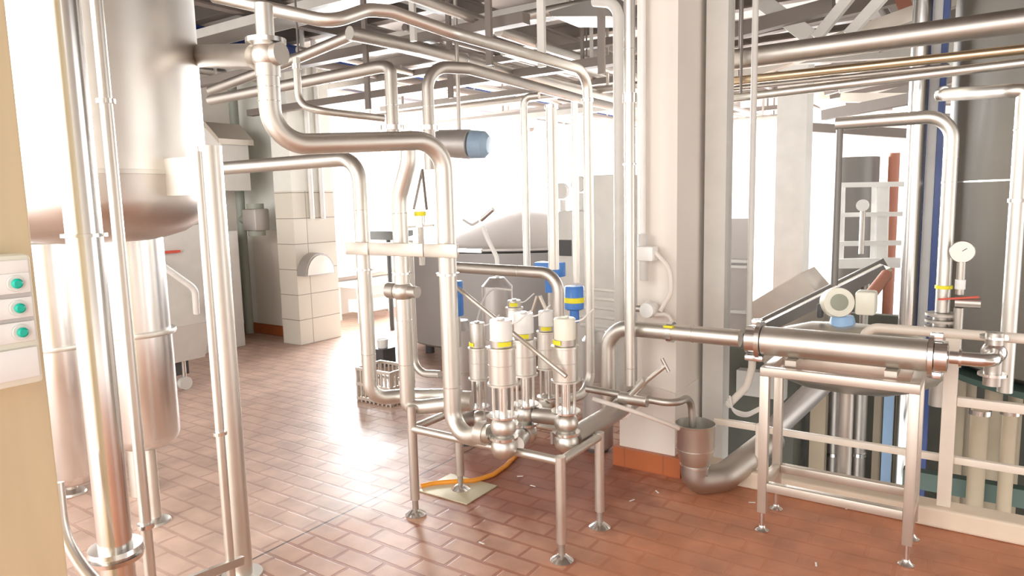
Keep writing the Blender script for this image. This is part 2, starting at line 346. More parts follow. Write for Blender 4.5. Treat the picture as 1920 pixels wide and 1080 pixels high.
# big tank
TX,TY,TR=-3.41,1.60,.475
z1=zr(TX,TY,330); z2=zr(TX,TY,378); z3=zr(TX,TY,452)
tk=root('storage_tank',(TX,TY,z3),'large cylindrical stainless steel tank with rounded bottom standing on legs','tank')
MB().lathe((TX,TY,z1),Zv,[(0,TR),(3.9-z1,TR),(4.05-z1,TR*.6),(4.08-z1,0)],72).build('shell','tank',tk)
H3=z2-z3
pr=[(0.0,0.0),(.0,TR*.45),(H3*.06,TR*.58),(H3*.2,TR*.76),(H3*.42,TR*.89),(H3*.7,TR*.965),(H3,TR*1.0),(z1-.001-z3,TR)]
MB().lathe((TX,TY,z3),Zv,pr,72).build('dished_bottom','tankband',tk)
MB().ring((TX,TY,z1),Zv,TR,.02,.004,72).build('weld_band','steel',tk)
for a in (200,330,90):
    pass
# tank legs
def tank_leg(px,py,D,r,ztop,label_):
    q=A(px,py,D=D)
    m=MB().tube([(q.x,q.y,.0),(q.x,q.y,ztop)],r,.1,28); l=m.build('leg','steel',tk)
    MB().cyl((q.x,q.y,0.0),(q.x,q.y,.012),r*1.9).build('foot','steel',l)
    c_=Vector((TX,TY,ztop-.12))
    dv=(Vector((q.x,q.y,ztop-.12))-c_); dv.z=0; n=dv.normalized()
    MB().bar(c_+n*(TR-.01),Vector((q.x,q.y,ztop-.12))-n*r*.8,.03,.16).build('bracket','steel',tk)
    return q
lq=tank_leg(410,500,2.95,.047,zr(-2.75,1.75,276),'')
tank_leg(-140,500,3.3,.047,2.0,'')
q=Vector((-4.0,1.95,0)); MB().tube([(q.x,q.y,0),(q.x,q.y,2.0)],.047,.1,28).build('leg','steel',tk)
# side tube beside the leg and the flat strip
q=A(388,500,D=2.75)
tb=pipe('slim steel tube standing close beside the thick tank leg',[(q.x,q.y,0),(q.x,q.y,zr(q.x,q.y,284))],.018,.1,'steel',[((q.x,q.y,zr(q.x,q.y,812)),Zv)])
q2=Vector((q.x,q.y,zr(q.x,q.y,1062)))
tag(MB().bar(A(300,1110,D=2.6),A(455,1050,D=2.95),.02,.035).build('floor_rail','steel_d'),'low steel bar near the floor between the tank legs at bottom left','bar')
# bright pipe in front of tank
q=A(158,440,D=2.0); X,Y=q.x,q.y
bp=pipe('bright polished vertical pipe in front of the large tank, with flange near its foot',[(X,Y,0.0),(X,Y,4.0)],.048,.1,'polish',[((X,Y,zr(X,Y,441)),Zv,.012,.012)],name='polished_pipe',seg=40)
zf=zr(X,Y,1035)
MB().lathe((X,Y,zf-.02),Zv,[(0,.048),(.001,.075),(.016,.078),(.018,.06),(.026,.06),(.028,.078),(.042,.075),(.043,.048)],40).build('flange','polish',bp)
q=A(222,440,D=2.14)
pipe('slim grey vertical tube just right of the bright polished pipe',[(q.x,q.y,0),(q.x,q.y,4.0)],.0175,.1,'steel',[((q.x,q.y,zr(q.x,q.y,190)),Zv),((q.x,q.y,zr(q.x,q.y,985)),Zv)])
# vessels below the tank
def vessel(px,py,D,r,rows,label,foot=None):
    q=A(px,py,D=D); X,Y=q.x,q.y; zt,zm,zb=[zr(X,Y,a) for a in rows]
    v=root('under_vessel',(X,Y,0),label,'vessel')
    MB().cyl((X,Y,zm+.012),(X,Y,zt),r,seg=48).build('upper_shell','vessel',v)
    h=r*.5
    MB().lathe((X,Y,zb),Zv,[(0,0),(0.004,r*.5),(h*.25,r*.8),(h*.6,r*.96),(h,r*1.03),(zm-.012-zb,r*1.03)],48).build('lower_shell','vessel',v)
    MB().lathe((X,Y,zm-.012),Zv,[(0,r),(0,r*1.16),(.010,r*1.18),(.024,r*1.16),(.024,r)],48).build('clamp_flange','steel',v)
    l=MB().cyl((X,Y,.012),(X,Y,zb+.01),.03).build('outlet_leg','steel',v)
    MB().lathe((X,Y,0),Zv,[(0,.075),(.012,.07),(.03,.032)],28).build('foot','steel_d',l)
    return v
vessel(112,700,4.0,.178,(456,646,905),'narrow steel vessel with rounded bottom under the tank, beside the tan cabinet')
vessel(258,600,3.55,.15,(436,622,838),'narrow steel vessel with protruding clamp rim under the tank, right of the bright pipe')
p=[A(108,905,D=1.9),A(118,1000,D=1.9),A(150,1060,D=1.9),A(215,1130,D=1.9)]
pipe('pale curved pipe sweeping to the floor at the bottom left corner',[p[0],p[1],p[2],p[3]],.016,.4,'tank')

# ================================================================== MANIFOLD ON FRAME
X0,X1,Y0,Y1=-2.427,-1.531,2.592,2.975; ZF=.478
fr=root('manifold_stand',((X0+X1)/2,(Y0+Y1)/2,0),'four-legged stainless steel stand carrying the valves and pipes','frame')
for (x,y,zt) in ((X0,Y0,.60),(X1,Y0,.50),(X0,Y1,.60),(X1,Y1,.50)):
    l=MB().cyl((x,y,.09),(x,y,zt),.0245).build('leg','steel',fr)
    MB().cyl((x,y,.03),(x,y,.16),.016).build('threaded_stem','steel_d',l)
    MB().lathe((x,y,0),Zv,[(0,.052),(.008,.055),(.016,.045),(.034,.018),(.036,0)]).build('foot','polish',l)
for a,b in (((X0,Y0),(X1,Y0)),((X0,Y1),(X1,Y1)),((X0,Y0),(X0,Y1)),((X1,Y0),(X1,Y1))):
    MB().tube([(a[0],a[1],ZF),(b[0],b[1],ZF)],.021).build('cross_bar','steel',fr)
# P1 P2 P3 vertical risers
YP=2.60
q3=A(838,468,Y=YP); q2=A(756,560,Y=YP+.03); q1=A(681,468,Y=YP)
# P3
tee=A(500,104,X=-2.45)
zh=zr(-2.45,tee.y,272)
def PXZ(x,y,py): return Vector((x,y,zr(x,y,py)))
zlow3=zr(q3.x,YP,812)
v1=Vector((-1.80,2.535,0))
p3=pipe('thick pipe from the tank tee that crosses and drops as the front riser of three',
  [(tee.x,tee.y,tee.z-.05),(tee.x,tee.y,zh),(q3.x,YP,zr(q3.x,YP,262)),(q3.x,YP,zr(q3.x,YP,822)),(v1.x-.07,2.545,zr(v1.x-.07,2.545,812))],.044,.14,'steel',
  [((q3.x,YP,zr(q3.x,YP,514)),Zv,.014,.012),((q3.x,YP,zr(q3.x,YP,725)),Zv,.004,.001),((tee.x,tee.y,zr(tee.x,tee.y,164)),Zv,.004,.002),((tee.x,tee.y,zr(tee.x,tee.y,190)),Zv,.004,.002)],seg=32)
# tee and tank nozzle
tt=root('pipe_tee',tee,'large stainless tee fitting joining the tank nozzle to the descending pipe','fitting')
MB().ball(tee,.062,(1,1,1.0)).build('body','steel',tt)
MB().cyl((tee.x,tee.y,tee.z-.085),(tee.x,tee.y,tee.z+.06),.05).build('branch','steel',tt)
MB().ring((tee.x,tee.y,tee.z+.055),Zv,.05,.02,.03).build('clamp_ring','polish',tt)
MB().cyl((tee.x,tee.y,tee.z+.07),(tee.x,tee.y,tee.z+.20),.036).build('stem','steel',tt)
MB().cyl((tee.x+.045,tee.y+.01,tee.z),(tee.x+.075,tee.y+.015,tee.z),.045).build('end_cap','steel_d',tt)
nz=pipe('short thick nozzle pipe running from the tank side to the tee',[A(365,105,D=3.32),(tee.x-.05,tee.y-.01,tee.z)],.052,.1,'steel_d',seg=32)
# P1
zt1=zr(q1.x,YP,296)
xl=A(427,309,Y=YP).x
pipe('slim leftmost riser with clamp, turning in from a level pipe behind the tank leg',
  [(xl-.6,YP,zt1),(q1.x,YP,zt1),(q1.x,YP,zr(q1.x,YP,748)),(q1.x+.10,2.75,zr(q1.x+.1,2.75,742)),(q1.x+.45,2.80,zr(q1.x+.45,2.8,742))],.039,.13,'steel',
  [((q1.x,YP,zr(q1.x,YP,505)),Zv,.012,.011),((q1.x,YP,zr(q1.x,YP,664)),Zv,.004,.001),((q1.x,YP,zr(q1.x,YP,394)),Zv,.004,.001)],seg=28)
# P2
x2,y2=q2.x,YP+.03
s1=A(745,372,Y=y2); s2=A(768,318,Y=y2)
p2=pipe('middle riser with round check valve, stepping sideways near its top',
  [(s2.x,y2,zr(s2.x,y2,246)),(s2.x,y2,zr(s2.x,y2,300)),(x2,y2,zr(x2,y2,372)),(x2,y2,zr(x2,y2,760)),(x2+.05,y2+.02,zr(x2+.05,y2+.02,764)),(x2+.27,y2+.12,zr(x2+.27,y2+.12,755))],.040,.17,'steel',
  [((x2,y2,zr(x2,y2,512)),Zv,.012,.012),((x2,y2,zr(x2,y2,600)),Zv,.004,.001),((x2,y2,zr(x2,y2,683)),Zv,.004,.001),((x2,y2,zr(x2,y2,400)),Zv,.004,.001)],seg=28)
cv=root('check_valve',(x2,y2,zr(x2,y2,546)),'round bodied check valve on the middle riser','valve')
zc=zr(x2,y2,546)
MB().ball((x2,y2,zc),.058,(1,1,.95)).build('body','steel',cv)
MB().cyl((x2-.10,y2,zc),(x2-.045,y2,zc),.042).build('side_cap','steel_d',cv)
MB().cyl((x2+.045,y2,zc),(x2+.10,y2,zc),.03).build('side_cap','steel_d',cv)
# bracket clamp bar across risers
zbk=q3.z
bk=root('riser_bracket',(q2.x,YP,zbk),'flat steel bracket bar clamping the three risers together','bracket')
for (xa,xb) in ((q1.x-.055,q1.x+.11),(q1.x+.12,q3.x-.09),(q3.x-.085,q3.x+.12)):
    MB().bb(xa,xb,YP-.075,YP-.055,zbk-.033,zbk+.033,bev=.004).build('front_plate','stand',bk)
for xx,yy,rr in ((q1.x,YP,.039),(x2,y2,.040),(q3.x,YP,.044)):
    MB().lathe((xx,yy,zbk-.025),Zv,[(0,rr+.0),(0,rr+.012),(.05,rr+.012),(.05,rr)]).build('clamp_shell','steel_d',bk)
MB().bb(q3.x+.1,q3.x+.26,YP-.07,YP-.062,zbk-.005,zbk+.012).build('arm','polish',bk)
# thin riser behind P2
q=A(775,640,Y=2.85)
pipe('slim curved tube between the middle and front risers',[(q.x,2.85,zr(q.x,2.85,450)),(q.x,2.85,zr(q.x,2.85,700)),(q.x+.19,2.85,zr(q.x+.19,2.85,702))],.022,.09,'steel_d')
# --- pneumatic valves
def valve(X,Y,s,label,rows,cap='white',tape=(1,),lower=True):
    """rows: pixel rows of cap top, cap bottom, body bottom, yoke bottom, ball1, ball2"""
    z=[zr(X,Y,a) for a in rows]; v=root('pneumatic_valve',(X,Y,z[-1]-.05*s),label,'valve','pneumatic seat valves on the frame')
    r=.062*s
    c=MB().lathe((X,Y,z[1]),Zv,[(0,r*.84),(z[0]-z[1]-.008,r*.84),(z[0]-z[1]-.002,r*.78),(z[0]-z[1],r*.3),(z[0]-z[1]+.006,r*.28),(z[0]-z[1]+.006,0)]).build('cap',cap,v)
    MB().cyl((X,Y,z[1]-.028),(X,Y,z[1]),r*.86).build('neck','steel_d',v)
    b0,b1=z[2],z[1]-.028; h=b1-b0
    MB().lathe((X,Y,b0),Zv,[(0,r*.9),(.003,r*1.12),(.012,r*1.12),(.014,r),(h*.52,r),(h*.525,r*1.015),(h*.54,r*1.015),(h*.545,r),(h-.016,r),(h-.014,r*1.08),(h-.004,r*1.08),(h,r*.9)],36).build('actuator','steel',v)
    MB().cyl((X,Y,z[3]),(X,Y,b0),r*.36).build('stem','polish',v)
    for a in (45,135,225,315):
        dx,dy=math.cos(math.radians(a))*r*.7,math.sin(math.radians(a))*r*.7
        MB().cyl((X+dx,Y+dy,z[3]),(X+dx,Y+dy,b0),r*.13,seg=10).build('yoke_rod','steel',v)
    MB().lathe((X,Y,z[3]-.012),Zv,[(0,r*.8),(.002,r*1.15),(.010,r*1.15),(.012,r*.8)]).build('flange','polish',v)
    MB().ball((X,Y,z[4]),r*.95).build('valve_body','steel',v)
    if lower:
        MB().ring((X,Y,(z[4]+z[5])/2),Zv,r*.7,.014,r*.4).build('clamp_ring','polish',v)
        MB().ball((X,Y,z[5]),r*.98).build('valve_body','steel',v)
    for side in tape:
        # strip of yellow tag on the neck, part way round
        m=MB(); n=8; a0=math.radians(-120+side*25); 
        pts=[(X+math.cos(a0+k*.16*1.0)*r*.93, Y+math.sin(a0+k*.16)*r*.93) for k in range(n)]
        for k in range(n-1):
            a,b=pts[k],pts[k+1]; m.bar((a[0],a[1],z[1]-.012),(b[0],b[1],z[1]-.012),.003,.020)
        tg=m.build('tape_tag','yellow',v); tg['label']='yellow tape tag'
    t=MB().tube([(X+r*.6,Y,z[0]-.02),(X+r*1.3,Y+.02,z[0]-.01),(X+r*1.6,Y+.1,z[0]+.03)],.004,.03,8).build('air_line','white',v)
    return z
V1=(-1.80,2.535); zv1=valve(*V1,1.0,'front left white capped valve, nearest of the valves on the frame',(598,637,722,776,800,838),tape=(2,))
V4=(-1.604,2.775); zv4=valve(*V4,.98,'front right valve with pale greenish cap on the frame',(595,635,716,768,793,828),cap='ivory',tape=(-1,))
q=A(984,700,Y=2.83); V2=(q.x,2.83); zv2=valve(*V2,.95,'white capped valve behind and between the two front valves',(586,623,704,755,775,812),tape=(1,))
q=A(1026,690,Y=3.25); V3=(q.x,3.25); zv3=valve(*V3,.86,'small white capped valve furthest back, right of centre on the frame',(582,610,692,742,752,770),tape=(1,),lower=False)
q=A(897,690,Y=2.95); V5=(q.x,2.95); zv5=valve(*V5,.8,'half hidden steel capped valve behind the front left valve',(604,640,712,760,785,800),cap='steel_d',tape=(-1,),lower=False)
q=A(966,640,Y=3.45); V6=(q.x,3.45); valve(*V6,.8,'small steel capped valve behind the white caps, highest yellow tag',(562,566,640,700,720,730),cap='steel_d',tape=(1,),lower=False)
# manifold pipes between the valves
z4=zv4[5]
pipe('fat manifold pipe leaving the front right valve toward the column',[(V4[0],V4[1]+.06,z4),(V4[0],V4[1]+.35,z4),(V4[0]-.02,V4[1]+.95,z4+.0)],.052,.1,'steel_d',[((V4[0],V4[1]+.62,z4),Yv,.03,.01)],seg=28)
pipe('short cross pipe joining the middle valve to the front right valve',[(V2[0]+.055,V2[1],zv2[4]),(V4[0]-.01,V2[1]+.02,zv4[4])],.04,.1,'steel_d')
pipe('short elbow pipe below the middle valve running back from the front left valve',[(V1[0]+.03,V1[1]+.05,zv1[5]),(V2[0]+.01,V2[1]-.05,zv2[5])],.042,.1,'steel_d')
pipe('stub pipe bringing the left risers into the rear valve',[(q1.x+.42,2.84,zv5[4]),(V5[0]-.05,V5[1],zv5[4])],.042,.1,'steel_d',[((q1.x+.60,2.87,zv5[4]),Xv,.02,.012)])
tag(MB().ring((v1.x-.14,2.56,zr(v1.x-.14,2.56,812)),Xv,.045,.05,.012).build('pipe_clamp','stand'),'wide clamp collar where the front riser meets the front left valve','clamp')
tag(MB().ring((x2+.30,y2+.13,zr(x2+.3,y2+.13,752)),Vector((1,.45,0)),.0415,.05,.012).build('pipe_clamp','stand'),'wide clamp collar at the foot of the middle riser','clamp')
# diagonal flat tube across the valves
a=A(858,540,Y=2.67); b=A(1062,706,Y=2.67)
pipe('thin grey tube slanting down across the fronts of the white capped valves',[a,b],.011,.3,'stand')
# grey pipe with elbow behind valves
a=A(850,508,Y=3.05); q=A(1047,560,Y=3.05)
zq=zr(q.x,3.05,513)
pipe('level grey pipe behind the valves that elbows down beside the front right cap',[(a.x-.05,3.05,zq+.01),(q.x,3.05,zq),(q.x,3.05,zr(q.x,3.05,640))],.030,.1,'steel_d',[((a.x+.45,3.05,zq+.004),Xv,.004,.001)])

# blue actuators
def blue_act(px,py0,py1,Yd,r,label):
    q=A(px,(py0+py1)/2,Y=Yd); X,Y=q.x,Yd; za,zb=zr(X,Y,py0),zr(X,Y,py1); h=za-zb
    v=root('blue_actuator',(X,Y,zb),label,'actuator','blue actuators')
    MB().lathe((X,Y,zb+h*.35),Zv,[(0,r*.8),(h*.03,r),(h*.62,r),(h*.65,r*.92),(h*.65,0)]).build('head','bluep',v)
    MB().cyl((X,Y,zb),(X,Y,zb+h*.35),r*.5).build('neck','bluep',v)
    MB().cyl((X,Y,zb-.25),(X,Y,zb),r*.3).build('stem','steel_d',v)
    t=MB().ring((X,Y,zb+h*.62),Zv,r,.03,.002).build('tape_band','yellow',v); t['label']='yellow tape band'
blue_act(1077,536,604,3.35,.054,'blue round actuator with yellow band behind the front right valve')
q=A(1031,505,Y=4.1)
v=root('blue_actuator',q,'blue box shaped actuator beside the tall vertical pipes','actuator','blue actuators')
MB().box(q,(.20,.10,.10),bev=.008).build('head','bluep',v)
MB().cyl(q-Vector((0,0,.16)),q-Vector((0,0,.05)),.035).build('neck','bluep',v); MB().cyl((q.x,q.y,0),q-Vector((0,0,.16)),.018).build('stem','steel_d',v)
q=A(855,560,Y=3.3)
v=root('blue_actuator',q,'narrow blue actuator half hidden behind the front riser','actuator','blue actuators')
MB().box(q,(.06,.08,.22),bev=.008).build('head','bluep',v)
MB().cyl(q-Vector((0,0,.3)),q-Vector((0,0,.11)),.025).build('neck','steel_d',v)

# tall verticals behind
def vert(px,pyref,Yd,py0,py1,r,label,m='steel',cl=(),bend=None,z0=None,z1_=None):
    q=A(px,pyref,Y=Yd); X=q.x; za=zr(X,Yd,py0) if z1_ is None else z1_; zb=zr(X,Yd,py1) if z0 is None else z0
    pts=[(X,Yd,zb),(X,Yd,za)]
    if bend: pts+= [Vector((X,Yd,za))+Vector(b) for b in bend]
    return pipe(label,pts,r,.09,m,[((X,Yd,zr(X,Yd,c)),Zv,.022,.009) for c in cl])
vert(1036,350,3.5,196,505,.031,'wide vertical pipe behind the valves with collar near the top','steel',cl=(200,))
vert(1079,350,3.8,190,530,.020,'slim vertical pipe just left of the valve drop pipe','steel')
vert(985,350,4.3,182,505,.026,'vertical pipe with hooked top in front of the vat','steel',bend=[(.12,.02,0)])
# A pipe: overhead to drop
q=A(1104,400,Y=3.75); XA=q.x; zA=zr(XA,3.75,133)
a1=A(850,62,Z=zA+.03); a0=A(735,22,Z=zA+.10)
pipe('overhead pipe with a humped end that drops down right of the valves',
  [A(400,-8,Z=zA+.16),A(620,42,Z=zA+.02),A(690,18,Z=zA+.10),(a0.x,a0.y,a0.z),a1,(XA,3.75,zA),(XA,3.75,zr(XA,3.75,735)),(XA-.02,3.45,zr(XA-.02,3.45,752)),(XA+.02,3.1,zr(XA+.02,3.1,765))],.029,.13,'steel',
  [((XA,3.75,zr(XA,3.75,188)),Zv,.02,.006),((XA,3.75,zr(XA,3.75,700)),Zv,.004,.001)])
# B: thicker overhead pipe
zB=2.75
pipe('thick overhead pipe running back above the valves',[A(655,62,Z=zB),A(780,88,Z=zB),A(1023,152,Z=zB),A(1165,188,Z=zB)],.045,.2,'steel_d',
  [(A(915,124,Z=zB),Yv,.03,.008),(A(870,112,Z=zB),Yv,.02,.008),(A(955,135,Z=zB),Yv,.02,.008)],seg=28)
# R: arch
q=A(803,200,Y=3.1); zR=zr(q.x,3.1,124)
rr=A(840,122,Z=zR); 
pipe('arched pipe rising behind the crossing pipe into the overhead run',[(q.x,3.1,zr(q.x,3.1,318)),(q.x,3.1,zR),(q.x+.1,3.35,zR+.01),A(1095,187,Z=zR+.02),A(1150,200,Z=zR+.02)],.034,.14,'steel_d',[((q.x,3.1,zr(q.x,3.1,200)),Zv,.004,.001),((q.x,3.1,zr(q.x,3.1,240)),Zv,.03,.02)],seg=28)
# Q: arch from left
q=A(735,200,Y=3.0); zQ=zr(q.x,3.0,122)
pipe('arched pipe coming level from behind the tank and dropping to the crossing pipe',[A(395,188,Y=3.1),(q.x-.08,3.0,zQ),(q.x,3.0,zQ-.01),(q.x,3.0,zr(q.x,3.0,250))],.036,.14,'steel_d',[((q.x,3.0,zr(q.x,3.0,198)),Zv,.004,.001),((q.x,3.0,zr(q.x,3.0,240)),Zv,.03,.035)],seg=28)
# small L tube near tee
q=A(557,140,Y=2.7)
pipe('slim tube hooking down right of the large tee',[(q.x,2.7,zr(q.x,2.7,108)),(q.x,2.7,zr(q.x,2.7,196)),A(600,208,Y=2.75),A(720,222,Y=3.1)],.021,.12,'steel',[((q.x,2.7,zr(q.x,2.7,125)),Zv,.03,.006)])
# C, D more overhead
hang(pipe('overhead pipe highest of those passing above the column side',[A(935,58,Z=3.0),A(1150,130,Z=3.0)],.045,.1,'steel_d'),A(1100,113,Z=3.0),.045)
hang(pipe('overhead pipe at the top centre running back',[A(760,-12,Z=2.9),A(922,46,Z=2.9)],.036,.1,'steel_d'),A(912,42,Z=2.9),.036)
hang(pipe('overhead pipe rising from behind the tank above the tee',[A(395,170,Y=3.6),A(560,108,Y=3.6),A(660,66,Y=3.7)],.04,.1,'steel_d'),A(560,108,Y=3.6),.04)
pipe('overhead pipe under the ceiling left of the hump',[A(395,62,Y=4.5),A(700,-20,Y=4.5)],.05,.1,'steel_d')
# top valve body between
q=A(862,270,Y=4.2)
mt=root('pump_motor',q,'grey motor with blue end hanging against the bright window','motor')
e=Vector((1,.25,-.08)).normalized()
MB().lathe(q-e*.22,e,[(0,.05),(.02,.10),(.30,.11),(.31,.095),(.32,0)]).build('body','vat',mt)
MB().lathe(q+e*.101,e,[(0,.105),(.10,.10),(.14,.06),(.145,0)]).build('fan_cover','dimblue',mt)
MB().cyl(q-e*.32,q-e*.2,.045).build('shaft_housing','steel_d',mt)
MB().cyl(q+Vector((0,0,.09)),(q.x,q.y,ZB),.015).build('hanger','steel_d',mt)

# column-side pipes
YC=3.40
q=A(1181,400,Y=YC); 
pipe('long vertical pipe with clamps standing in front of the column edge',[(q.x,YC,zr(q.x,YC,722)),(q.x,YC,3.05),(q.x-.25,YC+.3,3.25)],.029,.12,'steel',[((q.x,YC,zr(q.x,YC,184)),Zv,.05,.008),((q.x,YC,zr(q.x,YC,308)),Zv,.012,.006),((q.x,YC,zr(q.x,YC,92)),Zv,.004,.001),((q.x,YC,zr(q.x,YC,690)),Zv,.004,.001)])
q=A(1161,400,Y=3.72)
pipe('white painted vertical pipe with bent top left of the column',[(q.x,3.72,zr(q.x,3.72,748)),(q.x,3.72,zr(q.x,3.72,6)),(q.x-.17,3.76,zr(q.x,3.72,6)+.05)],.031,.12,'beamL',name='painted_pipe')
q=A(1204,300,Y=3.77)
pipe('white conduit fixed to the column above the air filter',[(q.x,3.775,zr(q.x,3.775,440)),(q.x,3.775,ZB)],.019,.1,'white',name='conduit',cat='conduit')
# filter regulator
q=A(1214,475,Y=3.74)
fgo=root('air_filter',q,'white air filter unit with hose on the column face','filter')
MB().box(q,(.10,.09,.085),bev=.01).build('body','white',fgo)
MB().cyl((q.x-.03,q.y,q.z+.042),(q.x-.03,q.y,q.z+.11),.028).build('top_fitting','greybox',fgo)
MB().cyl((q.x-.025,q.y,q.z-.16),(q.x-.025,q.y,q.z-.042),.028).build('bowl','greybox',fgo)
MB().tube([(q.x+.045,q.y,q.z+.01),(q.x+.14,q.y-.01,q.z-.08),(q.x+.15,q.y-.01,q.z-.22),(q.x+.08,q.y,q.z-.33)],.013,.12).build('hose','cream',fgo)
q=A(1218,580,Y=3.74)
pv=root('round_pressure_valve',q,'pale round regulator below the air filter on the column','regulator')
MB().lathe(q-Yv*.05,Yv,[(0,.0),(0,.042),(.06,.05),(.09,.04),(.09,0)]).build('body','white',pv)
MB().tube([q+Vector((.03,0,-.03)),q+Vector((.12,.0,-.02)),q+Vector((.14,.0,-.09))],.012,.05).build('hose','cream',pv)
MB().cyl(q-Xv*.14,q-Xv*.04,.02).build('inlet','steel_d',pv)

# big elbow pipe + line to housing
YH=3.5
ha=A(1430,640,Y=YH); hb=A(1740,662,Y=YH)
zh_=(ha.z+hb.z)/2-.003
q=A(1141,690,Y=YH)
pipe('thick pipe that elbows up and runs right past the column to the filter housing',[(q.x,YH,zr(q.x,YH,772)),(q.x,YH,zh_),(ha.x-.11,YH,zh_)],.044,.13,'steel',[(Vector((A(1258,640,Y=YH).x,YH,zh_)),Xv,.03,.012),(Vector((A(1300,640,Y=YH).x,YH,zh_)),Xv,.004,.002)],seg=32)
tag(MB().box((A(1258,618,Y=YH).x,YH-.035,zh_+.036),(.05,.03,.012),bev=.002).build('tape_tag','yellow'),'yellow tape tag stuck on the level pipe by the column','tag')
# filter housing
HS=root('filter_housing',((ha.x+hb.x)/2,YH,zh_),'large horizontal stainless filter housing resting on the square tube stand','filter housing')
L=hb.x-ha.x
MB().lathe((ha.x,YH,zh_),Xv,[(0,.05),(.001,.072),(L-.001,.072),(L,.05)],48).build('shell','steel',HS)
for xx in (ha.x-.012,hb.x+.012): MB().ring((xx,YH,zh_),Xv,.05,.022,.045,48).build('clamp_ring','polish',HS)
for xx in (ha.x-.05,hb.x+.05):
    MB().lathe((xx-.027,YH,zh_),Xv,[(0,.045),(.002,.07),(.05,.07),(.054,.045)],32).build('end_fitting','polish',HS)
MB().box((ha.x-.03,YH,zh_+.09),(.05,.03,.03),bev=.005).build('clamp_bolt','polish',HS)
MB().box((ha.x-.03,YH-.03,zh_-.085),(.09,.05,.03),bev=.008).build('clamp_bolt','polish',HS)
MB().box((hb.x+.03,YH,zh_-.085),(.05,.03,.03),bev=.005).build('clamp_bolt','polish',HS)
MB().box((hb.x+.03,YH,zh_+.09),(.05,.03,.03),bev=.005).build('clamp_bolt','polish',HS)
xe=hb.x+.24
pipe('short polished outlet pipe elbowing back from the filter housing',[(hb.x+.08,YH,zh_),(xe,YH,zh_),(xe,YH+.14,zh_-.0)],.03,.06,'polish',[((hb.x+.12,YH,zh_),Xv,.012,.01)],name='polished_pipe')
v=root('outlet_valve',(xe,YH+.2,zh_),'clamped fitting at the end of the polished outlet pipe','valve')
MB().ball((xe,YH+.2,zh_),.05).build('body','polish',v); MB().cyl((xe,YH+.2,zh_-.15),(xe,YH+.2,zh_+.09),.035).build('branch','steel_d',v)
for dz in (-.1,.07): MB().ring((xe,YH+.2,zh_+dz),Zv,.035,.014,.022).build('clamp_ring','polish',v)
# stand
sx0,sx1,sy0,sy1=-.837,-.214,3.362,3.64; szt=.83; t=.042
st=root('square_tube_stand',((sx0+sx1)/2,(sy0+sy1)/2,0),'tall welded square tube stand with adjustable feet under the filter housing','stand')
for x in (sx0,sx1):
    for y in (sy0,sy1):
        l=MB().bb(x-t/2,x+t/2,y-t/2,y+t/2,.10,szt-t,bev=.003).build('leg','stand',st)
        MB().cyl((x,y,.02),(x,y,.12),.012).build('threaded_stem','polish',l)
        MB().lathe((x,y,0),Zv,[(0,.032),(.008,.034),(.02,.018),(.03,.014)]).build('foot','polish',l)
for zz,nm in ((szt-t/2,'top_rail'),(.235,'bottom_rail')):
    for y in (sy0,sy1): MB().bb(sx0+t/2 if nm!='top_rail' else sx0-t/2,sx1-t/2 if nm!='top_rail' else sx1+t/2,y-t/2,y+t/2,zz-t/2,zz+t/2,bev=.003).build(nm,'stand',st)
    for x in (sx0,sx1): MB().bb(x-t/2,x+t/2,sy0+t/2,sy1-t/2,zz-t/2,zz+t/2,bev=.003).build(nm,'stand',st)
for x in (sx0+.1,sx1-.1):
    MB().bb(x-.025,x+.025,YH-.08,YH+.08,szt+.001,zh_-.071).build('saddle','stand',st)
# drum under/behind housing
dq=A(1590,668,Y=4.18)
dr=root('sensor_drum',dq,'pale rounded drum lying behind the stand under the filter housing','drum')
L2=.40
L2=.48; zd=dq.z-.01; MB().lathe((dq.x-L2,4.18,zd),Xv,[(0,0),(.01,.05),(.05,.10),(.14,.15),(.28,.19),(L2,.20),(2*L2-.28,.19),(2*L2-.14,.15),(2*L2-.05,.10),(2*L2-.01,.05),(2*L2,0)],40).build('shell','steel',dr)
MB().cyl((dq.x,4.18,-2.0),(dq.x,4.18,zd-.19),.04).build('support_post','steel_d',dr)
# flow meter
q=A(1572,567,Y=4.12)
fm=root('flow_meter',(q.x,4.15,1.07),'flow meter with round display head on a pale blue neck behind the filter housing','flow meter')
zn=zr(q.x,4.15,596)
zk=zr(q.x,4.18,652); MB().lathe((q.x+.015,4.18,zk),Zv,[(0,.10),(zn-zk,.06),(zn-zk+.01,.055),(zn-zk+.01,0)]).build('neck','lblue',fm)
nrm=Vector((.35,-.9,.15)).normalized()
hd=MB().lathe(q-nrm*(-.02),-nrm,[(0,.05),(0,.078),(.02,.082),(.10,.082),(.12,.05),(.12,0)],36).build('head','ivory',fm)
MB().lathe(q+nrm*.021,nrm,[(0,.046),(.002,.046),(.003,0)],32).build('display','disp',hd)
MB().box(q+Vector((.13,.06,0)),(.10,.11,.13),bev=.015).build('terminal_box','ivory',fm)
MB().box(q+Vector((-.10,.05,-.06)),(.03,.05,.08),bev=.008).build('cable_gland','dark',fm)

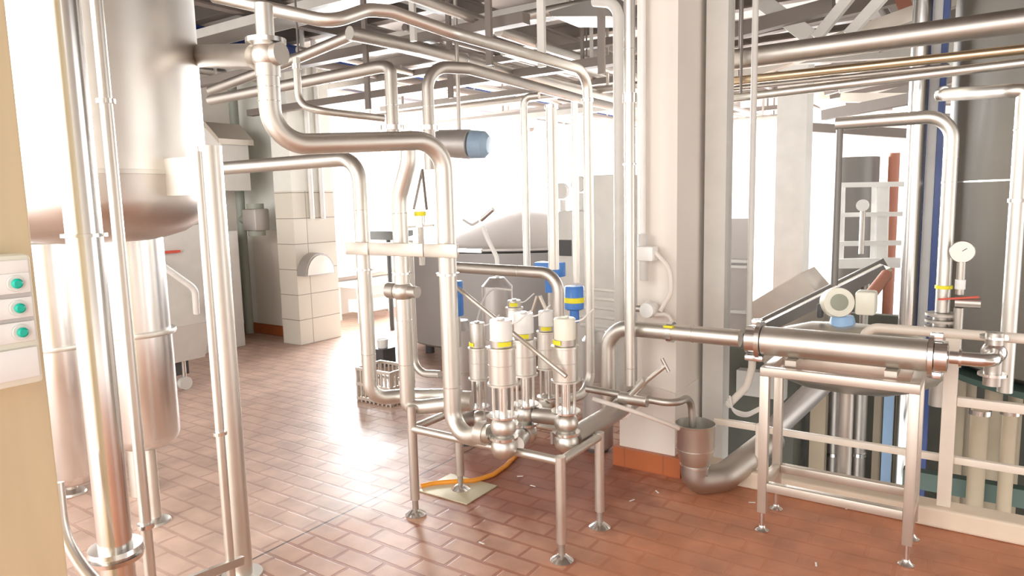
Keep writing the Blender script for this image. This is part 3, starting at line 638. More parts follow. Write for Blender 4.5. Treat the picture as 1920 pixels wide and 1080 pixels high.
# sample line, valve with T handle, hopper
ys=3.35
p0=A(1118,742,Y=ys); p1=A(1185,745,Y=ys); p2_=A(1262,753,Y=ys); 
hx,hy=A(1303,860,Y=3.6).x,3.6
zs=zr(p1.x,ys,748)
pipe('sample pipe running past the column and curving down into the hopper',[(p0.x-.06,ys,zs+.02),(p2_.x,ys+.05,zs-.01),(hx-.02,hy-.02,zs-.0),(hx-.01,hy-.01,zr(hx,hy,800))],.020,.12,'steel_d')
sv=root('sample_valve',(p1.x,ys,zs),'sample valve with slanted tee handle in front of the column plinth','valve')
MB().cyl((p1.x-.07,ys-.001,zs),(p1.x+.09,ys-.001,zs),.032).build('body','steel',sv)
h1=A(1248,686,Y=ys-.02)
MB().tube([(p1.x,ys,zs+.01),A(1215,712,Y=ys-.02),h1],.011,.1).build('stem','steel',sv)
MB().tube([(p1.x-.01,ys,zs+.01),A(1210,712,Y=ys-.01)],.021,.1).build('sleeve','steel',sv)
MB().tube([A(1241,672,Y=ys-.02),A(1254,697,Y=ys-.02)],.009,.1).build('tee_handle','steel_d',sv)
pipe('thin pale hose sagging from the valves to the hopper rim',[A(1112,748,Y=3.2),A(1180,768,Y=3.2),A(1245,792,Y=3.4),A(1280,806,Y=3.55)],.012,.3,'cream',name='hose',cat='hose')
zt_,zm_,zn_=zr(hx,hy,793),zr(hx,hy,840),zr(hx,hy,868)
hp=root('drain_hopper',(hx,hy,0),'open steel hopper funnel over a floor trap beside the column','hopper')
MB().lathe((hx,hy,zn_),Zv,[(0,.078),(zm_-zn_,.104),(zt_-zn_-.01,.108),(zt_-zn_,.112),(zt_-zn_,.106),(zm_-zn_,.100),(0.001,.074),(0,.078)],40).build('funnel','steel',hp)
MB().ring((hx,hy,zm_+.003),Zv,.1035,.006,.002,40).build('seam','polish',hp)
# trap
e2=A(1450,822,Y=4.15)
pipe('fat trap pipe curving under the hopper and climbing back over the curb',[(hx,hy,zn_+.001),(hx,hy,.080),(hx+.13,hy+.11,.092),e2],.076,.11,'steel_d',[((hx,hy,zn_-.010),Zv,.01,.005)],seg=36)

# hose and plate on floor
tag(MB().bb(-2.62,-2.27,2.83,3.12,0.001,.008,bev=.002).build('drain_plate','plate'),'pale square cover plate on the brick floor under the frame','plate')
pts=[A(x,y,Z=.016) for x,y in ((790,911),(815,906),(850,903),(890,901),(925,890),(950,872),(965,856),(975,846))]
tag(MB().tube(pts,.014,.08).build('orange_hose','orange'),'orange hose lying curved on the bricks under the valves','hose')
# tiny white flecks scattered on the floor
for i,(x,y) in enumerate(((999,911),(975,893),(1185,938),(1530,1058),(1232,922),(903,1018),(1410,942),(1590,953))):
    p=A(x,y,Z=.004); tag(MB().box(p,(.035,.008,.002),rz=.6*i).build('paper_scrap','white'),['tiny white scrap on the bricks behind the front right foot of the valve stand','tiny white scrap lying just past the orange hose end','tiny white scrap right of the rear right foot of the valve stand','tiny white scrap in the open floor before the square tube stand','tiny white scrap below the column plinth','tiny white scrap nearest the front right foot, on its left','tiny white scrap beside the left leg of the square tube stand','tiny white scrap under the square tube stand'][i],'scrap','white scraps on the floor')

# ================================================================== RAILING
ry=3.9
def railz(px,py): return A(px,py,Y=ry).z
px0=A(1768,965,Y=ry).x; zt0=.965; z2_=.635; z3_=.325
rl=root('pit_railing',(px0,ry,.1),'cream square tube railing standing on the curb along the pit','railing')
w_=.05
MB().bb(px0-.03,px0+.03,ry-.028,ry+.028,.10,zt0-.02,bev=.004).build('post','rail',rl)
xr=1.9
MB().bb(xr-.03,xr+.03,ry-.028,ry+.028,.10,zt0-.02,bev=.004).build('post','rail',rl)
xc=A(1645,620,Y=ry).x
MB().tube([(xc-.06,ry,zt0-.14),(xc-.06,ry,zt0),(3.0,ry,zt0)],.024,.10).build('top_rail','rail',rl)
MB().bb(px0+.031,3.0,ry-.02,ry+.02,z2_-.022,z2_+.022,bev=.004).build('middle_rail','rail',rl)
lx=A(1426,840,Y=ry).x
MB().bb(lx+.025,3.0,ry+.029,ry+.06,z3_-.018,z3_+.018,bev=.004).build('low_rail','rail',rl)
MB().bb(A(1340,790,Y=ry).x,lx-.026,ry-.016,ry+.016,z3_+.0,z3_+.038,bev=.004).build('low_rail','rail',rl)
MB().bb(lx-.025,lx+.025,ry-.022,ry+.022,.10,z3_+.04,bev=.004).build('short_post','rail',rl)

# ================================================================== PIT AREA
# dark big tank on the right
DT=Vector((.90,6.0,0)); RT=1.15
q=A(1782,400,D=5.0)
zb=zr(.2,5.0,735)
d=root('dark_process_tank',(DT.x,DT.y,zb),'huge dull grey tank filling the right edge behind the pipes','tank')
MB().lathe((DT.x,DT.y,zb),Zv,[(0,RT*.9),(.06,RT),(4.3-zb,RT),(4.3-zb,0)],72).build('shell','darktank',d)
MB().ring((DT.x,DT.y,zr(DT.x-.9,DT.y-1,338)),Zv,RT,.012,.003,72).build('weld_seam','steel_d',d)
MB().lathe((DT.x,DT.y,zb-.04),Zv,[(0,RT*.5),(.0,RT*1.04),(.039,RT*1.04)],72).build('base_ring','pipegreen',d)
for a in range(0,360,30):
    x,y=DT.x+math.cos(math.radians(a+8))*RT*.88, DT.y+math.sin(math.radians(a+8))*RT*.88
    l=MB().cyl((x,y,-2.0),(x,y,zb-.04),.05).build('leg','tanpost',d)
# white duct column + blue
q=A(1712,400,Y=5.6)
tag(MB().cyl((q.x,5.6,-2),(q.x,5.6,ZB),.062,seg=32).build('insulated_pipe','polish'),'shiny wide vertical pipe beside the blue edged post','pipe')
q=A(1740,400,Y=5.7)
tag(MB().bb(q.x-.05,q.x+.03,5.66,5.76,-2,ZB).build('support_post','greybox'),'grey support post right of the shiny wide vertical pipe','post')
q=A(1756,400,Y=5.66)
tag(MB().bb(q.x-.018,q.x+.018,5.6,5.72,-2,ZB).build('support_post','navy'),'narrow navy blue upright beside the dull grey tank','post')
# overhead right pipes
for (y0_,y1_,Yd,r,m,lab,pa,pb) in (
    (112,33,4.75,.066,'steel_d','thickest level pipe crossing in front of the dull grey tank near the ceiling',1375,1960),
    (152,88,4.65,.027,'brass','brass coloured level pipe below the thickest crossing pipe',1375,1960),
    (166,124,5.1,.016,'steel_d','thinnest level pipe of those crossing at the upper right',1375,1780),
    (184,113,4.6,.026,'steel','level steel pipe lowest of those crossing at the upper right',1375,1960)):
    a=A(pa,y0_,Y=Yd); b=A(pb,y1_,Y=Yd); hang(pipe(lab,[a,b],r,.1,m,seg=28),a.lerp(b,.03),r)
# S pipe
q=A(1777,400,Y=4.6); zz=zr(q.x,4.6,216)
xs=A(1568,214,Y=4.6).x
pipe('arched pipe that drops to the flanged valve behind the railing',[(xs,4.6,zz),(q.x,4.6,zz),(q.x,4.6,zr(q.x,4.6,585))],.037,.13,'steel',[((q.x,4.6,zr(q.x,4.6,298)),Zv,.004,.002),((q.x,4.6,zr(q.x,4.6,341)),Zv,.004,.002),((q.x,4.6,zr(q.x,4.6,538)),Zv,.012,.003)],seg=28)
tag(MB().ring((q.x,4.6,zr(q.x,4.6,538)),Zv,.041,.02,.003).build('tape_tag','yellow'),'yellow tape around the arched pipe above the flanged valve','tag')
q_=A(1569,400,Y=4.6)
tag(MB().cyl((q_.x,4.6,zr(q_.x,4.6,535)),(q_.x,4.6,zz-.02),.02).build('support_rod','duct'),'thin dark upright under the left end of the arched pipe','rod')
fv=root('flanged_valve',(q.x,4.6,zr(q.x,4.6,612)),'stacked flange valve at the foot of the arched pipe','valve')
for py in (588,600,612): 
    z_=zr(q.x,4.6,py); MB().lathe((q.x,4.6,z_-.012),Zv,[(0,.04),(.001,.085),(.016,.085),(.018,.04)],32).build('flange','steel_d',fv)
MB().cyl((q.x,4.6,zr(q.x,4.6,760)),(q.x,4.6,zr(q.x,4.6,590)),.045).build('body','steel_d',fv)
# T pipe
q=A(1903,450,Y=4.4); zz=zr(q.x,4.4,168)
pipe('arched pipe at the right edge with clamp halfway down',[A(1762,178,Y=4.75),(q.x-.05,4.4,zz),(q.x,4.4,zz-.005),(q.x,4.4,zr(q.x,4.4,735))],.036,.13,'steel',[((q.x,4.4,zr(q.x,4.4,376)),Zv,.02,.008),((q.x,4.4,zr(q.x,4.4,243)),Zv,.006,.003),(A(1768,176,Y=4.73),Vector((1,-1,0)),.03,.006)],seg=28)
# gauge
q=A(1804,472,Y=4.55)
g=root('pressure_gauge',q,'round white pressure gauge on a stem in front of the dull tank','gauge')
n_=Vector((.05,-1,0)).normalized()
MB().lathe(q-n_*.015,n_,[(0,0),(0,.055),(.025,.062),(.03,.058),(.03,.052)],36).build('case','steel_d',g)
MB().lathe(q+n_*.008,n_,[(0,.053),(.003,.053),(.004,0)],36).build('dial','white',g)
MB().bar(q+n_*.014+Vector((-.02,0,-.01)),q+n_*.014+Vector((.022,0,.02)),.002,.004).build('needle','dark',g)
MB().cyl((q.x,q.y,zr(q.x,q.y,552)),(q.x,q.y,q.z-.055),.022).build('stem','steel_d',g)
MB().cyl((q.x,q.y,zr(q.x,q.y,542)),(q.x,q.y,zr(q.x,q.y,524)),.026).build('label_band','white',g)
b_=root('butterfly_valve',(q.x,q.y,zr(q.x,q.y,565)),'small valve with red lever under the pressure gauge','valve')
zb_=zr(q.x,q.y,567)
MB().cyl((q.x-.02,q.y,zb_),(q.x+.10,q.y,zb_),.03).build('body','steel_d',b_)
MB().bar((q.x-.10,q.y-.03,zb_+.015),(q.x+.09,q.y-.03,zb_+.04),.018,.01).build('lever','red',b_)
MB().cyl((q.x,q.y,zb_-.35),(q.x,q.y,zb_-.03),.025).build('branch','steel_d',b_)
# vertical machines under pit right
for i,(px,Yd,r) in enumerate(((1832,4.7,.045),(1888,4.5,.035),(1608,6.4,.06),(1560,6.2,.05))):
    q=A(px,860,Y=Yd); pipe(['tan pipe rising from the pit just right of the railing post','tan pipe rising from the pit at the right edge below the railing','dull pipe rising from the pit behind the middle of the stand','dull pipe rising from the pit behind the left of the stand'][i],[(q.x,Yd,-2),(q.x,Yd,zr(q.x,Yd,762 if i<2 else 700))],r,.1,'tanpost' if i<2 else 'steel_d',[((q.x,Yd,zr(q.x,Yd,772 if i<2 else 850)),Zv,.03,.012)])
for px,Yd,wd,m,lab in ((1674,6.0,.13,'lblue','pale blue upright panel post in the pit seen through the stand'),(1645,6.1,.05,'tanpost','narrow tan post left of the pale blue panel post in the pit'),
                     (1535,5.6,.11,'tanpost','broad tan post in the pit behind the left half of the stand'),(1576,7.5,.10,'rust','rust red post far back in the pit')):
    q=A(px,800,Y=Yd); tag(MB().bb(q.x-wd/2,q.x+wd/2,Yd-.05,Yd+.05,-2,zr(q.x,Yd,640 if m!='rust' else 560)).build('pit_post',m),lab,'post')
for z_,lab in ((zr(0,6.2,790),'upper dark green cross beam below the dull tank'),(zr(0,6.2,900),'lower dark green cross beam below the dull tank')):
    tag(MB().bb(-.35,3,4.82,4.9,z_-.09,z_+.02).build('cross_beam','pipegreen'),lab,'beam')
# platform with ladder frame
wf=root('white_rack',A(1640,505,Y=8.0),'white painted guard rack with level bars standing beyond the pit','rack')
def wr(pxa,pya,pxb,pyb,Yd,th,nm='bar',m='white'):
    a=A(pxa,pya,Y=Yd); b=A(pxb,pyb,Y=Yd); MB().bar(a,b,th,th).build(nm,m,wf)
for py,th in ((347,.05),(403,.045),(457,.05),(494,.10)): wr(1574,py,1703,py-2,8.0,th,'level_bar')
for px in (1657,1640,1580): wr(px,345,px-4,500,8.06,.10 if px==1657 else .05,'upright')
# back machinery: brown vessel in rack
q=A(1615,400,Y=9.5)
bv=root('brown_vessel',(q.x,9.5,-2),'brown and grey vessel behind the white rack','vessel')
MB().cyl((q.x-.1,9.5,-2),(q.x-.1,9.5,zr(q.x,9.5,295)),.28,seg=40).build('shell','duct',bv)
MB().cyl((q.x+.34,9.4,-2),(q.x+.34,9.4,zr(q.x,9.4,290)),.06,seg=24).build('red_column','rust',bv)
q=A(1618,385,Y=7.965); g=root('pressure_gauge',q,'small round white gauge on the guard rack','gauge')
MB().lathe(q,-Yv,[(0,0),(0,.06),(.04,.06),(.04,0)],28).build('case','white',g); MB().cyl(q-Zv*.5,q-Zv*.06,.025).build('stem','steel_d',g)
# sloping conveyor
a=A(1385,640,Y=6.3); b=A(1660,505,Y=6.7)
cv_=root('sloping_conveyor',a,'dark edged sloping chute rising behind the flow meter','conveyor')
MB().bar(a,b,.05,.09).build('side_rail','duct',cv_)
MB().bar(a+Vector((-.05,.45,.02)),b+Vector((-.05,.45,.02)),.05,.09).build('side_rail','duct',cv_)
MB().bar(a+Vector((-.02,.22,.0)),b+Vector((-.02,.22,.0)),.38,.03).build('bed','stand',cv_)
for f_ in (.15,.85):
    p=a.lerp(b,f_); MB().cyl((p.x,p.y+.2,-2),(p.x,p.y+.2,p.z),.035).build('support_leg','steel_d',cv_)
pipe('short orange red pipe slanting up behind the flow meter',[A(1625,562,Y=5.9),A(1662,515,Y=6.3)],.045,.1,'rust')
# ramp roof beige behind
q0=A(1395,600,Y=7.0)
rp=root('beige_hood',(q0.x,7.0,.5),'beige sheet hood with sloping top beyond the pit, left of the chute','hood')
a=A(1370,590,Y=7.3);b=A(1500,512,Y=7.3);c_=A(1545,565,Y=7.3)
MB().prism([(a.x,a.z),(b.x,b.z),(c_.x,c_.z),(c_.x,-2),(a.x,-2)],'Y',7.3,8.0).build('body','stand',rp)
q=A(1390,450,Y=6.0)
dc=root('dark_cabinet',(q.x,6.1,-2),'dark grey cabinet with pale shelves just right of the column','cabinet')
MB().bb(q.x-.16,q.x+.04,6.05,6.2,-2,zr(q.x,6,410)).build('body','vat',dc)
for py in (490,500,585): MB().bb(q.x-.17,q.x+.05,5.98,6.045,zr(q.x,6,py)-.012,zr(q.x,6,py)+.012).build('shelf','white',dc)
# slim white tube right of the column
q=A(1409,400,Y=4.3)
pipe('slim white tube hanging in front of the bright window right of the column',[(q.x,4.3,zr(q.x,4.3,612)),(q.x,4.3,ZB)],.018,.1,'beamL',name='painted_pipe')
# diag beam in pit + cables
pipe('thick grey diagonal brace in the pit behind the stand',[A(1440,815,Y=4.9),A(1560,700,Y=4.9)],.075,.1,'vat',name='brace',cat='brace')
pipe('thick grey diagonal brace in the pit, lower left of the other',[A(1330,900,Y=4.6),A(1440,822,Y=4.6)],.06,.1,'steel_d',name='brace',cat='brace')
for i in range(3):
    p=[A(1362+i*3,752-i*5,Y=4.1),A(1375,768+i*4,Y=4.1),A(1400,776+i*3,Y=4.1),A(1432,760+i*3,Y=4.1)]
    tag(MB().tube(p,.006,.08,10).build('cable','cableW'),['top','middle','lowest'][i]+' of the thin white cables looping between the pale column and the stand','cable','white cables beside the stand')
pipe('cream conduit bending beside the pale column above the low rail',[A(1365,760,Y=4.15),A(1400,725,Y=4.15),A(1410,690,Y=4.15),A(1412,640,Y=4.15)],.022,.06,'cream',name='conduit',cat='conduit')
# machinery boxes in pit
q=A(1400,720,Y=5.3)
pm=root('pit_machine',(q.x,5.5,-2),'dark machine casing in the pit just right of the column','machine')
MB().bb(q.x-.25,q.x+.35,5.3,5.9,-2,zr(q.x,5.3,655)).build('casing','pitwall',pm)
MB().bb(q.x-.05,q.x+.30,5.2,5.299,zr(q.x,5.3,735),zr(q.x,5.3,690)).build('panel','beamL',pm)
struct('wall_pit_back',MB().bb(PX,6,8.2,8.3,-2,.35),'pitwall')

# ================================================================== MID / BACK LEFT
# vat
vc=A(985,520,D=8.1); VX,VY=vc.x,vc.y; VR=1.5
zl=zr(VX-.9,VY-.9,457)
vt=root('round_vat',(VX,VY,0),'huge round grey vat with conical lid in front of the windows','vat')
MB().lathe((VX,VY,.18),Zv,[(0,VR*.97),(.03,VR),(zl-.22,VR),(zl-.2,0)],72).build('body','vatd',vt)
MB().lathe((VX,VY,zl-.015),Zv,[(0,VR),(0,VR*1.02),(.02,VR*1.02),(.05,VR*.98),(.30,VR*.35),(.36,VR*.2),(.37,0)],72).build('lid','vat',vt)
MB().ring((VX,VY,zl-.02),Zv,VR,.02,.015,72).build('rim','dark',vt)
for k in range(6):
    a=k*math.pi/3; MB().cyl((VX+math.cos(a)*VR*.8,VY+math.sin(a)*VR*.8,0),(VX+math.cos(a)*VR*.8,VY+math.sin(a)*VR*.8,.19),.05).build('foot','dark',vt)
pt=[A(882,425,Y=VY-1.35),A(905,405,Y=VY-1.3),A(918,440,Y=VY-1.3),A(932,480,Y=VY-1.4),A(930,530,Y=VY-1.5)]
tag(MB().tube([A(905,425,Y=4.0),A(915,450,Y=4.0),A(932,483,Y=4.0),A(933,528,Y=4.0)],.016,.1).build('vent_hose','white'),'bent white tube hanging in front of the round vat','tube')
tag(MB().tube([A(902,412,Y=5.2),A(925,392,Y=5.2)],.022,.1).build('vent_stub','polish'),'short bright stub tube slanting above the bent white tube','tube')
tag(MB().tube([A(868,412,Y=5.2),A(885,422,Y=5.2),A(898,414,Y=5.2)],.012,.05).build('lid_handle','greybox'),'small curved handle at the edge of the vat lid','handle')
# tall grey cabinet near column
q=A(1132,500,Y=4.9)
gc=root('grey_switch_cabinet',(q.x,5.1,0),'tall lilac grey cabinet standing just left of the column pipes','cabinet')
MB().bb(A(1112,500,Y=4.9).x,q.x+.16,4.9,5.4,.1,zr(q.x,4.9,328),bev=.01).build('body','greybox',gc)
MB().bb(A(1112,500,Y=4.9).x+.02,q.x+.14,4.93,5.37,0,.1).build('plinth','dark',gc)
# cabinet behind 1040-1110
q=A(1075,450,Y=5.4)
gc=root('pale_machine_tower',(q.x,5.5,0),'pale machine tower with round knobs between the vat and the grey cabinet','machine')
MB().bb(q.x-.16,q.x+.16,5.4,5.65,0,zr(q.x,5.4,395),bev=.02).build('body','greybox',gc)
MB().bb(q.x-.14,q.x-.02,5.385,5.399,zr(q.x,5.4,480),zr(q.x,5.4,450)).build('panel','dark',gc)
for px,py in ((1055,358),(1088,345)):
    p=A(px,py,Y=5.5); MB().lathe(p,-Yv,[(0,0),(0,.07),(.05,.07),(.05,0)]).build('knob','greybox',gc); MB().cyl(p-Zv*.25,p-Zv*.08,.03).build('knob_stem','greybox',gc)
# coiled hoses: rings right of blue actuator
for k in range(5):
    p=A(1125,545+k*17,Y=4.0); tag(MB().tube([p+Vector((-.14,0,.0)),p+Vector((0,-.03,.012)),p+Vector((.12,0,.0))],.012,.2,10).build('air_tube','beamL'),['top','second','third','fourth','lowest'][k]+' of the stacked pale air tubes left of the column','tube','stacked air tubes')
# supports/leads behind valves
pipe('thin bracket leg forming an inverted V behind the small rear valve, left side',[A(1008,555,Y=3.9),A(990,612,Y=3.9),(A(990,612,Y=3.9).x,3.9,0)],.014,.1,'stand',name='brace',cat='brace')
pipe('thin bracket leg forming an inverted V behind the small rear valve, right side',[A(1012,555,Y=3.9),A(1032,600,Y=3.9),(A(1032,600,Y=3.9).x,3.9,0)],.014,.1,'stand',name='brace',cat='brace')
tag(MB().tube([A(885,640,Y=3.3),A(905,560,Y=3.5),A(925,540,Y=3.5),A(960,544,Y=3.5)],.006,.1,8).build('cable','cableW'),'thin pale cable looping up behind the front left valve','cable')
# steel canisters behind valves (left & right)
for px,Yd,pyt,pyb,r,lab in ((865,3.6,600,720,.10,'dull canister half hidden behind the front riser'),(1120,3.95,620,730,.10,'dull canister behind the drop pipe right of the valves'),(935,4.0,520,700,.11,'dull tall canister behind the front left valve')):
    q=A(px,650,Y=Yd); cn=root('steel_canister',(q.x,Yd,0),lab,'canister')
    MB().lathe((q.x,Yd,.02),Zv,[(0,r*.8),(.02,r),(zr(q.x,Yd,pyt)-.08,r),(zr(q.x,Yd,pyt)-.02,r*.5),(zr(q.x,Yd,pyt)-.02,0)],32).build('shell','vat',cn)
    MB().ring((q.x,Yd,.6*zr(q.x,Yd,pyt)),Zv,r,.012,.008).build('band','steel_d',cn)
    MB().cyl((q.x,Yd,0),(q.x,Yd,.02),r*.7).build('base','dark',cn)
# crate & tub
q=A(735,722,Z=.0)
cr_=root('plastic_crate',(-4.1,4.15,0),'beige slatted plastic crate on the floor behind the left risers','crate')
cx,cy=-4.12,4.1
m=MB()
for z in (.03,.15,.28): 
    m.bb(cx-.2,cx+.2,cy-.15,cy-.135,z-.012,z+.012); m.bb(cx-.2,cx+.2,cy+.135,cy+.15,z-.012,z+.012)
    m.bb(cx-.2,cx-.185,cy-.135,cy+.135,z-.012,z+.012); m.bb(cx+.185,cx+.2,cy-.135,cy+.135,z-.012,z+.012)
for k in range(9):
    x=cx-.19+k*.0475; m.bb(x-.008,x+.008,cy-.147,cy-.137,.0,.29); m.bb(x-.008,x+.008,cy+.137,cy+.147,.0,.29)
for k in range(6):
    y=cy-.12+k*.048; m.bb(cx-.197,cx-.187,y-.008,y+.008,0,.29); m.bb(cx+.187,cx+.197,y-.008,y+.008,0,.29)
m.build('side_slats','stand',cr_,smooth=False)
MB().bb(cx-.185,cx+.185,cy-.13,cy+.13,.005,.02).build('base','stand',cr_)
q=A(716,645,Y=5.0)
tb=root('white_tub',(q.x,5.0,0),'white tub on a dark block left of the middle riser','tub')
MB().bb(q.x-.09,q.x+.09,4.92,5.1,0,zr(q.x,5,652)).build('stand_block','dark',tb)
MB().lathe((q.x,5.01,zr(q.x,5,652)),Zv,[(0,.05),(.09,.06),(.09,.055),(.01,.045),(.01,0)]).build('tub','white',tb)
# dispenser on pillar
q=A(592,494,X=pc.x+.10)
dp=root('half_round_dispenser',q,'half drum shaped metal dispenser mounted on the tiled pillar','dispenser')
zz=zr(pc.x+.1,pc.y+.2,515); ht=zr(pc.x+.1,pc.y+.2,474)-zz
prof=[(math.cos(a)*.22+0, math.sin(a)*ht) for a in [math.pi*k/12 for k in range(13)]]
ycen=pc.y+.22
MB().prism([(ycen+u,zz+v) for u,v in prof],'X',pc.x+.001,pc.x+.16).build('cover','vat',dp)
MB().prism([(ycen+u*.9,zz+.01+v*.86) for u,v in prof],'X',pc.x+.161,pc.x+.168).build('front_panel','steel',dp)
# conduits hanging on pillar
for i,px in enumerate((583,603)):
    q=A(px,360,X=pc.x+.03); pipe(['left','right'][i]+' of the two white conduits ending on the tiled pillar',[(q.x,q.y,zr(q.x,q.y,410)),(q.x,q.y,3.9)],.028,.1,'white',name='conduit',cat='conduit',group='conduits on the pillar')
# wall pipe & valve box
q=A(452,400,Y=5.3); 
pipe('dark green grey vertical pipe on the left wall carrying the valve box',[(q.x,q.y,.05),(q.x,q.y,ZC)],.055,.1,'greygreen',name='wall_pipe')
wp=q.copy(); q=A(480,412,Y=5.15); vb=root('valve_box',q,'grey box shaped valve gear on the dark wall pipe','valve')
MB().box(q,(.26,.2,.26),bev=.02).build('body','vat',vb); MB().cyl(Vector((wp.x,wp.y,q.z)),q+Vector((-.10,.03,0)),.05).build('side_port','greygreen',vb)
for s_ in (-1,1): MB().cyl(q+Zv*(s_*.13),q+Zv*(s_*.19),.10).build('end_flange','greygreen',vb)
# duct arch upper left
q=A(420,260,Y=4.9)
da=root('arched_wall_duct',q,'rounded pale duct box high on the left wall','duct')
MB().prism([(q.x-.7,q.z-.6),(q.x+.16,q.z-.6),(q.x+.16,q.z-.06),(q.x-.06,q.z+.12),(q.x-.7,q.z+.14)],'Y',4.75,5.1).build('body','greybox',da)
MB().prism([(q.x-.7,q.z+.141),(q.x-.05,q.z+.121),(q.x+.2,q.z-.08),(q.x+.2,q.z-.02),(q.x-.04,q.z+.18),(q.x-.7,q.z+.2)],'Y',4.7,5.15).build('edge_band','stand',da)
# white cabinet
c0=A(461,648,Z=0.0)
wc=root('white_cabinet',(c0.x-.3,c0.y-.35,0),'tall plain white cabinet behind the thick tank leg','cabinet')
MB().bb(c0.x-.62,c0.x-.1,c0.y-.75,c0.y,.0,zr(c0.x,c0.y,432)).build('carcass','greybox',wc)
MB().bb(c0.x-.099,c0.x,c0.y-.75,c0.y,.0,zr(c0.x,c0.y,432),bev=.01).build('door','white',wc)
# beige machine
m0=A(322,712,Z=0)
bm_=root('beige_machine',(m0.x-.3,m0.y,0),'beige machine cabinet with tapered base on castors behind the tank','machine')
xb0,xb1,yb0,yb1=-6.6,-5.8,2.5,3.62
MB().prism([(yb0,.62),(yb1,.62),(yb1,1.5),(yb0,1.5)],'X',xb0,xb1).build('casing','greybox',bm_)
m=MB(); m.prism([(xb0+.1,.28),(xb1-.12,.28),(xb1,.619),(xb0,.619)],'Y',yb0+.05,yb1-.03); m.build('tapered_base','greybox',bm_)
MB().bb(xb0+.15,xb1-.2,yb0+.15,yb1-.15,.14,.279).build('underbody','dark',bm_)
MB().tube([(xb1+.03,yb0+.4,1.25),(xb1+.12,yb0+.6,1.2),(xb1+.12,yb0+.9,.95),(xb1+.03,yb0+.95,.72)],.028,.15).build('handle','white',bm_)
lb=MB().box((xb1+.016,yb0+.75,1.28),(.03,.20,.022)).build('name_strip','red',bm_)
for x in (xb0+.15,xb1-.2):
    for y in (yb0+.2,yb1-.2):
        cs=MB().cyl((x,y,.12),(x,y,.279),.02).build('castor_stem','steel_d',bm_); MB().cyl((x-.025,y,.06),(x+.025,y,.06),.06).build('wheel','greybox',cs)
# things below the window (white trestle)
q=A(640,590,Z=.0); 
tr=root('white_trestle',(-7.45,7.0,0),'low white trestle under the window beyond the pillar','trestle')
for y in (6.7,7.7):
    for x in (-7.6,-7.15): MB().bb(x-.03,x+.03,y-.03,y+.03,0,.5).build('leg','white',tr)
MB().bb(-7.66,-7.1,6.6,7.8,.5,.56).build('top','white',tr); MB().bb(-7.5,-7.2,6.8,7.6,.12,.3).build('crossbar_tray','white',tr)
tag(MB().bb(XL+.02,XL+.5,6.4,9.5,.62,1.0,bev=.01).build('radiator_casing','vat'),'long blue grey casing under the left windows','casing')
# dark stuff behind risers near (700,430)
q=A(712,440,Y=6.4)
tag(MB().bb(q.x-.2,q.x+.3,6.3,6.7,q.z-.06,q.z+.05).build('dark_tray','dark'),'dark tray shape at window sill height behind the left riser','tray')
MB().cyl((q.x+.05,6.5,0),(q.x+.05,6.5,q.z-.061),.03).build('stand_post','dark',bpy.data.objects['dark_tray'])
q=A(712,440,Y=6.4)
# little valve with yellow tape at (790,400)
q=A(788,408,Y=2.75)
lv=root('hand_valve',q,'small hand valve with yellow tag between the middle and front risers','valve')
MB().cyl(q-Zv*.05,q+Zv*.04,.028).build('body','polish',lv)
t=MB().ring(q+Zv*.02,Zv,.028,.022,.004).build('tape_tag','yellow',lv); t['label']='yellow tape tag'
MB().tube([q-Zv*.05,q-Vector((0,0,.25))],.016).build('drop_tube','steel_d',lv)
MB().bar(q+Vector((-.09,0,-.05)),q+Vector((.09,0,-.04)),.012,.012).build('lever','steel_d',lv)
for s_,px in ((0,776),(1,800)):
    tag(MB().tube([A(792,318,Y=2.9),A(px,392,Y=2.8)],.008).build('thin_rod','steel_d'),['left','right'][s_]+' of two thin rods splaying down to the hand valve','rod','splayed thin rods')

# ================================================================== CEILING CLUTTER
hang=[]
for i,(px,py,Yd,pt) in enumerate(((775,60,3.6,0),(1016,105,3.4,0),(918,105,3.8,0),(690,190,3.9,0),(845,170,4.6,0),(1128,120,4.0,0))):
    q=A(px,py,Y=Yd)
    tag(MB().bb(q.x-.022,q.x+.022,Yd-.012,Yd+.012,q.z-.06,ZB).build('hanger_strap','beamL' if i in (0,1) else 'beam'),
      ['pale hanger strap holding the humped overhead pipe','pale hanger strap right of centre holding overhead pipes','brown hanger strap at the middle of the thick overhead pipe','brown hanger strap left of the first arched pipe','dark hanger strap right of the arched pipe','dark hanger strap near the column top'][i],'strap')
rnd=random.Random(3)
ORD=['nearest','second','third','fourth','fifth','sixth','seventh','eighth','ninth','tenth','eleventh','twelfth','thirteenth','fourteenth','fifteenth','sixteenth','seventeenth','eighteenth','nineteenth','twentieth']
for i in range(18):
    Yd=4.0+i*.56; z=2.72+rnd.random()*.5
    m=['beam','steel_d','beam','beamL'][i%4]
    x0=-7.8+rnd.random()*.8; x1=-2.2-rnd.random()*1.0
    mb=MB()
    if m=='steel_d': mb.cyl((x0,Yd,z),(x1,Yd,z),.04,seg=14)
    else: mb.bb(x0,x1,Yd-.045,Yd+.045,z-.035,z+.035)
    for xx in (x0+.4,x1-.3): mb.bb(xx-.012,xx+.012,Yd-.012,Yd+.012,z+.034,ZB+.2)
    tag(mb.build('ceiling_runner',m),ORD[i]+' crosswise runner under the roof left of the column, a '+{'beam':'brown square bar','steel_d':'round steel pipe','beamL':'pale square bar'}[m],'runner','crosswise runners under the roof')
for i in range(9):
    X=-7.3+i*.58; z=2.95+rnd.random()*.33
    m=['steel_d','beamL','beam'][i%3]
    tag(MB().cyl((X,4+rnd.random()*2,z),(X,14,z),.03+.02*rnd.random(),seg=14).build('ceiling_pipe',m),['leftmost','second','third','fourth','fifth','sixth','seventh','eighth','rightmost'][i]+' lengthwise service pipe under the roof, counted from the left wall','pipe','lengthwise service pipes under the roof')
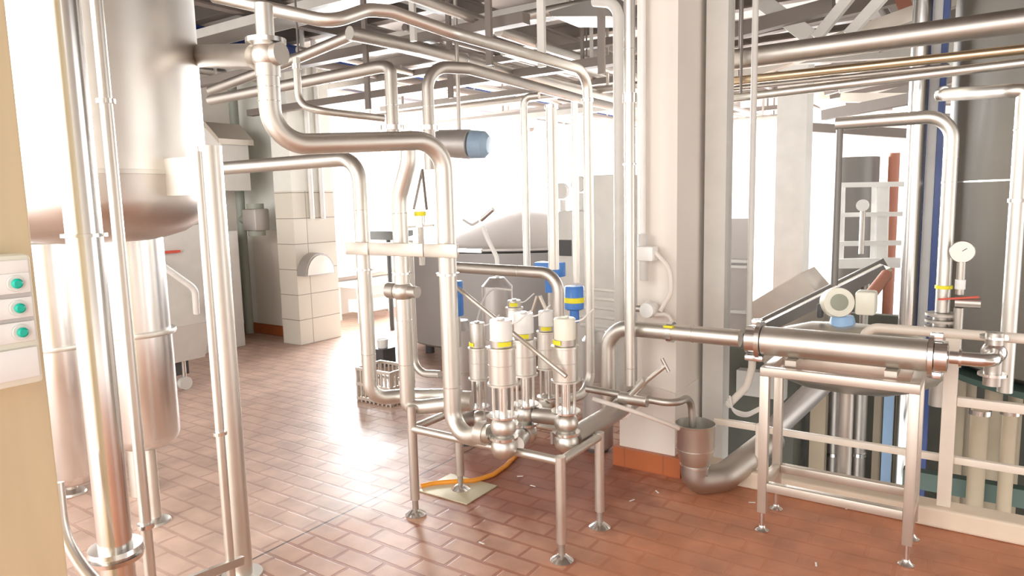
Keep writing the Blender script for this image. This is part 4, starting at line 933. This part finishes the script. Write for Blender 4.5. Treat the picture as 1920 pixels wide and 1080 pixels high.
for i in range(20):
    Yd=5.6+i*.42; z=2.5+.75*rnd.random(); x0=-2.3+rnd.random()*1.2; x1=x0+1.0+rnd.random()*1.2
    m=['beamL','beam','stand','beam'][i%4]
    mb=MB(); a=Vector((x0,Yd,z)); b=Vector((x1,Yd+rnd.uniform(-.8,.8),min(3.3,max(2.3,z+rnd.uniform(-.45,.45))))); mb.bar(a,b,.09,.11)
    tag(mb.build('roof_brace',m),ORD[i]+' slanting brace bar under the roof right of the column, '+{'beam':'dark brown','beamL':'pale grey','stand':'tan'}[m],'brace','slanting roof braces beyond the column')
# big near diagonal braces right top
for (xa,ya,xb,yb,Yd,w2,lab) in ((1530,72,1605,-20,5.6,.07,'pale slanting strut left of the pair above the thick crossing pipe'),(1590,66,1668,-20,5.6,.07,'pale slanting strut right of the pair above the thick crossing pipe'),(1425,0,1520,70,6.0,.12,'broad strut slanting down right above the thick crossing pipe')):
    tag(MB().bar(A(xa,ya,Y=Yd),A(xb,yb,Y=Yd),w2,w2).build('roof_strut','beamL'),lab,'strut')
tag(MB().bar(A(1690,-10,Y=6.5),A(1712,60,Y=6.5),.1,.1).build('roof_strut','rust'),'reddish strut at the top beside the shiny wide vertical pipe','strut')
# cable trays upper left
for i,(z,yd) in enumerate(((3.22,2.9),(3.25,4.15),(3.15,5.1))):
    t_=root('cable_tray',(-4,yd,z),['nearest of the three grey cable trays under the roof at upper left','middle of the three grey cable trays under the roof at upper left','furthest of the three grey cable trays under the roof at upper left'][i],'cable tray')
    MB().bb(-7.5,-1.9,yd-.15,yd+.15,z,z+.01).build('tray_floor','duct',t_)
    for s_ in (-1,1): MB().bb(-7.5,-1.9,yd+s_*.155-.004,yd+s_*.155+.004,z,z+.08).build('side_rail','beamL',t_)
# angular panel near column top
q=A(1110,30,Y=4.2)
ap=MB(); a=A(1028,22,Y=4.3).x; b=A(1145,22,Y=4.3).x
ap.prism([(a,A(1028,22,Y=4.3).z),(b,A(1145,-10,Y=4.3).z),(b,A(1145,30,Y=4.3).z),(a+.02,A(1028,26,Y=4.3).z-.02)],'Y',4.3,4.7)
tag(ap.build('dark_duct_end','duct'),'dark angular duct end near the roof left of the column','duct')
